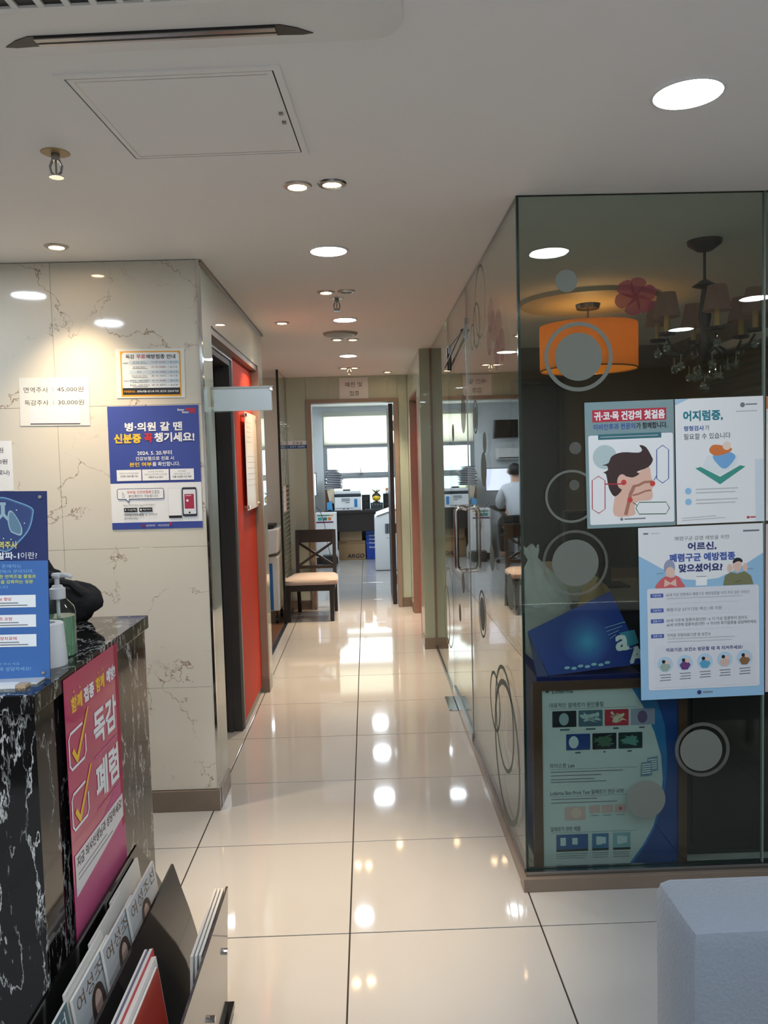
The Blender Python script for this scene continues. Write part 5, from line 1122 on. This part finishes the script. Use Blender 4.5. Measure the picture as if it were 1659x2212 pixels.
for s_ in (-1, 1): tr_.append([(X0, 10.93, 0.585, .13), (X0+s_*0.10, 10.98, 0.575, .098), (X0+s_*0.12, 11.33, 0.56, .076), (X0+s_*0.12, 11.36, 0.32, .062), (X0+s_*0.12, 11.34, 0.10, .050)])
skin_object('trousers', tr_, 'trousers', pe)
hm = MB(); vs = []; fs = []; n = 20; k = 10
for i in range(k+1):
    th = math.pi*0.70*i/k
    for j in range(n):
        a = 2*math.pi*j/n; front = max(0, math.sin(a)); cut = th if front < 0.3 else min(th, math.pi*0.42)
        vs.append((X0+0.098*math.sin(cut)*math.cos(a), 10.995+0.105*math.sin(cut)*math.sin(a), 1.292+0.102*math.cos(cut)))
for i in range(k):
    for j in range(n): fs.append((i*n+j, i*n+(j+1) % n, (i+1)*n+(j+1) % n, (i+1)*n+j))
hm.add(vs, fs).build('hair', 'hair_black', pe, smooth=True)
fm = MB(); [fm.ball((X0+s_*0.03, 11.083, 1.295), 0.009, 8, 6) for s_ in (-1, 1)]
MB().ball((X0-0.03, 11.083, 1.295), 0.009, 8, 6).build('eye', 'ink', pe); MB().ball((X0+0.03, 11.083, 1.295), 0.009, 8, 6).build('eye', 'ink', pe)
MB().cyl((X0, 11.085, 1.29), (X0, 11.103, 1.255), 0.006, 0.013, n=8).build('nose', 'skin', pe, smooth=True)
box(X0-0.022, 11.068, 1.222, X0+0.022, 11.083, 1.230).build('mouth', M('lips', (176, 106, 98), 0.5), pe)
for s_ in (-1, 1): MB().ball((X0+s_*0.088, 11.0, 1.275), 0.022, 8, 6, sz=1.4).build('ear', 'skin', pe, smooth=True)

# ================================================================ OUTSIDE THE WINDOW
ob = thing('building', 'pale building across the street seen through the window', 'building', (0, 22, -3))
M('facade', (224, 216, 200), 0.8, var=0.05, scale=2); box(-8, 21, -3, 2.0, 24, 2.6).build('facade', 'facade', ob)
for i in range(4): box(-6+i*2, 20.97, 0.0, -4.8+i*2, 21.0, 1.3).build('window', M('far_pane', (170, 190, 200), 0.2), ob)
sg = thing('street_sign', 'pale blue shop sign with a white Korean letter beyond the window', 'sign', mat4=frame_matrix((0.85, 19.0, 0.85), (1, 0, 0), (0, 0, 1)))
box(-0.6, -0.9, -0.1, 0.6, 0.9, 0).build('panel', M('sign_sky', (176, 196, 232), 0.4), sg, local=True)
box(-0.1, -3.0, -0.09, 0.1, -0.9, -0.02).build('post', 'steel', sg, local=True)
P = Print(part_of(sg, 'panel'), 1.2, 1.8, 0.002); P.text('가', 0.1, 0.12, 0.95, 0.5, WH, 0.05); P.done()
hg = thing('hedge', 'pale green hedge outside the window', 'hedge', (-2, 17, -0.6)); lump((-2.2, 17, 0.4), 1.6, 0.6, 0.75, 11, 40, 20, 0.1).build('foliage', M('hedge_green', (150, 190, 120), 0.8, var=0.3, scale=6), hg, smooth=True)
MB().cyl((-2.2, 17, -3), (-2.2, 17, 0.0), 0.15).build('trunk', 'brown_card', hg)

# ================================================================ INSIDE THE GLASS ROOM
# framed allergy poster leaning on the inside of the glass
lean = 0.012; u_ = Vector((0, -lean, 1)).normalized(); m4 = frame_matrix((0.818, 2.692, 0.348), (1, 0, 0), u_)
t = thing('framed_poster', 'wood-framed allergy poster standing behind the glass', 'framed poster', mat4=m4)
fw, fh = 0.536, 0.69; b_ = MB()
for x0, y0, x1, y1 in ((-fw/2, -fh/2, -fw/2+0.03, fh/2), (fw/2-0.03, -fh/2, fw/2, fh/2), (-fw/2+0.03, fh/2-0.026, fw/2-0.03, fh/2), (-fw/2+0.03, -fh/2, fw/2-0.03, -fh/2+0.012)): b_.box(x0, y0, -0.012, x1, y1, 0.01)
b_.build('frame', M('frame_wood', (86, 58, 44), 0.35, var=0.2, scale=18), t, local=True)
MB().box(-fw/2+0.029, -fh/2+0.012, 0.0005, -fw/2+0.032, fh/2-0.026, 0.0085).box(-fw/2+0.03, fh/2-0.0285, 0.0005, fw/2-0.03, fh/2-0.0255, 0.0085).build('gilt_edge', M('gilt', (150, 116, 84), 0.35, metal=0.5), t, local=True)
box(-fw/2+0.02, -fh/2+0.01, -0.010, fw/2-0.02, fh/2-0.02, 0.0).build('print', M('print_mint', (198, 206, 208), 0.4), t, local=True)
iw, ih = 0.476, 0.652
P = Print(part_of(t, 'print'), iw, ih, 0.0004); q = lambda x, y: ((x-105-(y-100)*0.012)/1470, (y-100+(x-105)*0.018)/1985)
e1 = [(1060, 82), (1200, 310), (1330, 600), (1405, 860), (1425, 1100), (1405, 1350), (1330, 1620), (1220, 1830), (1050, 2062)]
e2 = [(1190, 76), (1350, 250), (1440, 520), (1470, 860), (1465, 1100), (1425, 1400), (1340, 1650), (1250, 1830), (1090, 2062)]
cl = lambda p: (min(1, max(0, p[0])), min(1, max(0, p[1])))
SBL = I('swoosh', 44, 116, 178); DBL = I('swoosh_dark', 24, 66, 138)
P.poly([cl(q(*p)) for p in e1]+[(1, 1), (1, 0)], SBL).poly([cl(q(*p)) for p in e2]+[(1, 1), (1, 0)], DBL)
MI = I('mint_text', 70, 84, 96)
P.text('Lofarma', 0.082, 0.013, 0.235, 0.034, MI, 0.03, slant=0.004).disc(0.045, 0.022, 0.006, MI)
def head(s_, v, u1): P.text(s_, 0.06, v, u1, v+0.026, MI, 0.01).line([(0.06, v+0.033), (0.70, v+0.033)], 0.0008, MI)
head('대표적인 알레르기 원인물질', 0.086, 0.455); head('라이스정 Lais', 0.415, 0.24); head('Lofarma Skin Prick Test 알레르기 진단 시약', 0.565, 0.60); head('알레르기 관련 제품', 0.765, 0.28)
ph_ = [(0.08, 0.13, ('photo_black', 22, 26, 34), ('photo_pale', 150, 168, 178)), (0.272, 0.13, ('photo_slate', 74, 100, 116), ('photo_mint', 168, 190, 192)), (0.463, 0.13, ('photo_rose', 178, 44, 66), ('photo_cream', 214, 196, 170)), (0.655, 0.13, ('photo_lilac', 150, 152, 178), ('photo_violet', 104, 84, 122)), (0.18, 0.257, ('photo_blue', 34, 62, 132), ('photo_white', 196, 210, 216)), (0.372, 0.257, ('photo_black', 0, 0, 0), ('photo_green', 74, 104, 86)), (0.563, 0.257, ('photo_deep', 22, 46, 44), ('photo_teal', 92, 142, 138))]
for i, (u, v, a, c) in enumerate(ph_):
    P.rrect(u, v, u+0.176, v+0.088, I(*a), 0.003); rnd = random.Random(i)
    if i in (0, 3, 4): P.disc(u+0.085-0.03*(i == 4), v+0.045, 0.017, I(*c), 0.022)
    else:
        for k in range(7): P.poly(smooth_loop([(u+0.02+0.13*rnd.random()+0.018*math.cos(j*1.26), v+0.02+0.045*rnd.random()+0.012*math.sin(j*1.26)) for j in range(5)], 2), I(*c))
for u, v, w_ in ((0.135, 0.232, 0.07), (0.325, 0.232, 0.07), (0.525, 0.232, 0.04), (0.715, 0.232, 0.04), (0.245, 0.359, 0.04), (0.452, 0.359, 0.015), (0.63, 0.359, 0.03)): P.line([(u, v), (u+w_, v)], 0.005, MI)
for v in (0.462, 0.482, 0.503, 0.518, 0.612, 0.632): P.line([(0.065, v), (0.52+0.14*math.sin(v*60), v)], 0.0028, GR)
P.rrect(0.165, 0.656, 0.318, 0.728, I('photo_pink', 206, 172, 172), 0.003).disc(0.25, 0.69, 0.018, I('photo_skin', 220, 190, 176))
for u in (0.345, 0.438, 0.535): P.rect(u, 0.652, u+0.08, 0.694, I('photo_pink', 0, 0, 0)); P.line([(u+0.01, 0.708), (u+0.07, 0.708)], 0.002, GR)
P.disc(0.575, 0.673, 0.006, I('spot_red', 0, 0, 0))
for u0, u1, c in ((0.10, 0.335, ('photo_navy', 36, 84, 146)), (0.365, 0.487, ('photo_sea', 54, 112, 160)), (0.52, 0.648, ('photo_ice', 130, 168, 182))):
    P.rect(u0, 0.808, u1, 0.902, I(*c)).rect(u0, 0.890, u1, 0.902, I('photo_dark', 30, 48, 46)); P.rect(u0+0.03, 0.825, u0+0.07, 0.87, I('photo_white', 0, 0, 0)).rect((u0+u1)/2, 0.828, (u0+u1)/2+0.04, 0.865, I('photo_white', 0, 0, 0))
    bars(P, u0, 0.915, u1, 3, 0.012, 0.0018, GR)
for a, v in ((0.775, 0.40), (0.73, 0.425)): P.poly([(a, v), (a+0.075, v-0.008), (a+0.08, v+0.07), (a-0.005, v+0.075)], I('blister', 120, 146, 170)); [P.line([(a+0.005, v+0.012+0.012*k), (a+0.07, v+0.008+0.012*k)], 0.003, WH) for k in range(5)]
P.line([(0.10, 0.975), (0.14, 0.97), (0.15, 0.985)], 0.001, MI); P.done()
# blue copy-paper box with raised flap
bx = thing('paper_box', 'blue copy paper box with its flap raised behind the framed poster', 'box', (0.76, 2.95, 0))
M('box_blue', (24, 56, 150), 0.3, var=0.15, scale=3); M('box_navy', (26, 36, 104), 0.35)
box(0.575, 2.735, 0.002, 0.945, 3.05, 0.70).build('box_body', 'box_navy', bx, bevel=0.002)
quad = [(0.555, 2.775, 0.852), None, (0.958, 2.735, 0.735), (0.618, 2.733, 0.702)]
_a, _c, _d = (Vector(quad[i]) for i in (0, 2, 3)); _n = (_a-_d).cross(_c-_d); quad[1] = (0.860, _d.y-(_n.x*(0.860-_d.x)+_n.z*(0.982-_d.z))/_n.y, 0.982)
MB().prism([(x, y, z) for x, y, z in quad], (0, 0.004, 0.0)).build('raised_flap', 'box_blue', bx)
MB().prism([(0.577, 2.735, 0.70), (0.616, 2.734, 0.702), (0.556, 2.788, 0.85)], (0, 0.003, 0)).build('side_flap', 'box_navy', bx)
A, B_, C_ = (Vector(quad[i]) for i in (0, 1, 2)); D_ = Vector(quad[3])
rr = (C_-D_).normalized(); uu = ((A-D_)-rr*(A-D_).dot(rr)).normalized(); m4 = frame_matrix(D_+rr*0.17+uu*0.12, rr, uu)
pt = Print(part_of(bx, 'raised_flap'), 0.34, 0.24, 0.002)
for k in range(9):
    f_ = k/8; pt.disc(0.44+0.012*f_, 0.56+0.02*f_, 0.092-0.078*f_, I('glow_step_%s' % 'abcdefghi'[k], 26+30*f_, 60+92*f_, 152+48*f_))
[pt.disc(0.2+0.07*i, 0.92+0.02*(i % 2), 0.010, I('ice', 150, 200, 220), 0.005) for i in range(7)]
pt.poly([(0.80, 0.52), (0.96, 0.50), (0.98, 0.70), (0.83, 0.74)], I('logo_teal', 60, 150, 178)); pt.text('a', 0.74, 0.55, 0.88, 0.78, WH, 0.06, slant=0.02).text('A', 0.86, 0.74, 1.02, 0.98, WH, 0.06, slant=0.02).text('Double A', 0.80, 0.745, 0.93, 0.775, WH)
for i in range(4): pt.line([(0.66+0.01*i, 0.42+0.055*i), (0.88-0.04*i, 0.37+0.055*i)], 0.002, I('ice', 0, 0, 0))
off = bx.matrix_world.inverted() @ m4
for p in pt.parts.values(): p[0] = [tuple(off @ Vector(v)) for v in p[0]]
pt.done()
# plastic bag on the box
film_mat('bag_film', (226, 230, 228), 0.34, 0.5)
pb = thing('plastic_bag', 'crumpled translucent plastic bag knotted at the top behind the glass', 'bag', (0.63, 2.86, 0.7))
lump((0.645, 2.915, 0.853), 0.105, 0.072, 0.15, 21, 34, 22, 0.14, 0.03).build('bag', 'bag_film', pb, smooth=True); rnd = random.Random(5); vs = []; fs = []; n = 30; prof = [(0.098, 0.93), (0.085, 0.99), (0.058, 1.035), (0.032, 1.07), (0.016, 1.095), (0.022, 1.115), (0.034, 1.14)]
for r, z in prof:
    for i in range(n):
        a = 2*math.pi*i/n; q_ = r*(1+0.16*math.cos(7*a+z*9)+0.10*math.cos(11*a)+rnd.uniform(-.06, .06)); vs.append((0.645-(z-0.93)*0.25+q_*math.cos(a), 2.905+0.7*q_*math.sin(a), z+0.008*math.cos(5*a)))
for k in range(len(prof)-1):
    for i in range(n): fs.append((k*n+i, k*n+(i+1) % n, (k+1)*n+(i+1) % n, (k+1)*n+i))
MB().add(vs, fs).build('knot', 'bag_film', pb)
pc = thing('paper_bag', 'crumpled tan paper wrapping behind the blue flap', 'wrapping', (0.80, 2.90, 0.70)); lump((0.845, 2.925, 0.853), 0.075, 0.06, 0.149, 33, 20, 12, 0.12).build('wrapping', M('tan_paper', (160, 132, 84), 0.7), pc, smooth=True)
# desk with machine further in
cd = thing('consultation_desk', 'dim grey desk inside the glass room', 'desk', (1.1, 3.6, 0))
box(0.66, 3.35, 0.80, 1.5, 4.0, 0.84).build('desktop', M('desk_grey', (120, 116, 104), 0.4), cd, bevel=0.004); box(0.68, 3.40, 0.0, 1.48, 3.96, 0.80).build('pedestal', 'interior_dark', cd)
km = thing('card_terminal', 'grey label printer with two dark slots on the dim desk', 'machine', (0.92, 3.5, 0.84))
MB().hexa([(0.74, 3.38, 0.841), (1.02, 3.38, 0.841), (1.02, 3.62, 0.841), (0.74, 3.62, 0.841), (0.75, 3.42, 0.90), (1.01, 3.42, 0.90), (1.01, 3.62, 0.99), (0.75, 3.62, 0.99)]).build('case', M('beige_plastic', (150, 146, 132), 0.5), km, bevel=0.006)
for x in (0.84, 0.91): MB().hexa([(x, 3.50, 0.940), (x+0.045, 3.50, 0.940), (x+0.045, 3.54, 0.957), (x, 3.54, 0.957), (x, 3.50, 0.944), (x+0.045, 3.50, 0.944), (x+0.045, 3.54, 0.961), (x, 3.54, 0.961)]).build('slot', 'black', km)
sc_ = thing('small_monitor', 'dark monitor standing on the dim desk', 'monitor', (1.12, 3.75, 0.84))
box(0.93, 3.74, 0.93, 1.33, 3.77, 1.21).build('housing', 'black', sc_, bevel=0.004); box(0.945, 3.737, 0.945, 1.315, 3.7405, 1.195).build('screen', 'gloss_black', sc_); MB().box(1.10, 3.77, 0.845, 1.16, 3.80, 1.05).box(1.03, 3.70, 0.8405, 1.23, 3.85, 0.85).build('stand', 'black', sc_)
# dark cabinet low at right
lc = thing('low_cabinet', 'dark low cabinet behind the lower part of the glass', 'cabinet', (1.7, 3.0, 0)); box(1.13, 2.80, 0.002, 2.36, 3.28, 0.72).build('body', 'interior_dark', lc, bevel=0.004); box(1.15, 2.792, 0.05, 1.73, 2.7995, 0.68).build('door', 'desk_dark', lc); box(1.75, 2.792, 0.05, 2.34, 2.7995, 0.68).build('door', 'desk_dark', lc)
# pendant lamp with orange drum shade and ceiling disc
pd = thing('pendant_lamp', 'glowing orange drum pendant lamp inside the glass room', 'pendant lamp', (1.235, 4.39, ZC))
film_mat('amber_shade', (240, 196, 112), 0.0, 0.6)
cx, cy = 1.235, 4.39
MB().lathe([(1e-4, -0.02), (0.36, -0.02), (0.375, 0.0)], (cx, cy, ZC), 48).build('ceiling_disc', M('disc_cream', (214, 198, 172), 0.5), pd, smooth=True)
MB().lathe([(1e-4, -0.05), (0.06, -0.045), (0.068, -0.02)], (cx, cy, ZC), 32).build('canopy', 'steel', pd, smooth=True)
MB().cyl((cx, cy, ZC-0.05), (cx, cy, ZC-0.20), 0.006, n=10).build('stem', 'steel', pd)
MB().lathe([(0.262, -0.135), (0.262, -0.375), (0.258, -0.375), (0.258, -0.135), (0.262, -0.135)], (cx, cy, ZC), 56).build('shade', 'amber_shade', pd, smooth=True)
MB().lathe([(0.2625, -0.372), (0.265, -0.378), (0.257, -0.378), (0.2575, -0.372)], (cx, cy, ZC), 56).build('rim', 'gilt', pd)
MB().ball((cx, cy, ZC-0.24), 0.045, 16, 10).build('bulb', M('pendant_bulb', (255, 190, 110), 0.5, emit=12.0), pd, smooth=True)
# crystal chandelier
cn = thing('chandelier', 'small crystal chandelier with fabric shades inside the glass room', 'chandelier', (1.376, 3.214, ZC))
cx, cy = 1.376, 3.214
M('bronze', (66, 52, 42), 0.35, metal=0.8); glass_mat('crystal', (0.86, 0.88, 0.86), 0.32); film_mat('pink_shade', (186, 140, 122), 0.1, 0.5); M('candle', (190, 138, 70), 0.5)
MB().lathe([(1e-4, -0.045), (0.03, -0.04), (0.065, -0.015), (0.068, 0.0)], (cx, cy, ZC), 28).build('canopy', 'bronze', cn, smooth=True)
MB().tube([(cx, cy, ZC-0.04), (cx, cy, ZC-0.16)], 0.006, 8).build('chain', 'bronze', cn)
MB().lathe([(1e-4, -0.15), (0.012, -0.155), (0.048, -0.178), (0.012, -0.19), (0.018, -0.24), (0.026, -0.30), (0.014, -0.36), (0.035, -0.42), (0.02, -0.46), (1e-4, -0.48)], (cx, cy, ZC), 20).build('column', 'bronze', cn, smooth=True)
def crystal_at(x, y, z, r): MB().ball((x, y, z), r, 8, 6, sz=1.1).cyl((x, y, z+r), (x, y, z+r+0.03), 0.002, n=5).build('crystal', 'crystal', cn)
for k in range(6):
    a = k*math.pi/3+0.35; ux, uy = math.cos(a), math.sin(a); R_a = 0.19
    MB().tube([(cx+0.02*ux, cy+0.02*uy, ZC-0.40), (cx+0.09*ux, cy+0.09*uy, ZC-0.45), (cx+0.16*ux, cy+0.16*uy, ZC-0.44), (cx+R_a*ux, cy+R_a*uy, ZC-0.39)], 0.006, 8).build('arm', 'bronze', cn, smooth=True)
    MB().lathe([(1e-4, -0.385), (0.03, -0.38), (0.034, -0.37), (1e-4, -0.375)], (cx+R_a*ux, cy+R_a*uy, ZC), 14).build('drip_pan', 'bronze', cn)
    MB().cyl((cx+R_a*ux, cy+R_a*uy, ZC-0.375), (cx+R_a*ux, cy+R_a*uy, ZC-0.30), 0.011, n=12).build('candle', 'candle', cn)
    MB().lathe([(0.052, -0.31), (0.034, -0.215)], (cx+R_a*ux, cy+R_a*uy, ZC), 18).build('lamp_shade', 'pink_shade', cn, smooth=True)
    crystal_at(cx+R_a*ux, cy+R_a*uy, ZC-0.43, 0.016); crystal_at(cx+0.12*ux, cy+0.12*uy, ZC-0.50, 0.017); crystal_at(cx+0.06*math.cos(a+0.5), cy+0.06*math.sin(a+0.5), ZC-0.54, 0.015)
crystal_at(cx, cy, ZC-0.58, 0.02)
# venetian blind on the right wall of the glass room
vb = thing('venetian_blind', 'dark slatted blind on the side wall inside the glass room', 'blind', (2.38, 5.0, 1.6))
box(2.345, 4.45, 2.13, 2.398, 5.6, 2.18).build('head_rail', M('rail_white', (206, 210, 208), 0.4), vb)
for i in range(22):
    z = 2.10-i*0.045; MB().bar((2.37, 4.46, z), (2.37, 5.59, z), 0.038, 0.004, up=(0.5, 0, 1)).build('slat', M('slat_brown', (96, 88, 62), 0.4), vb)
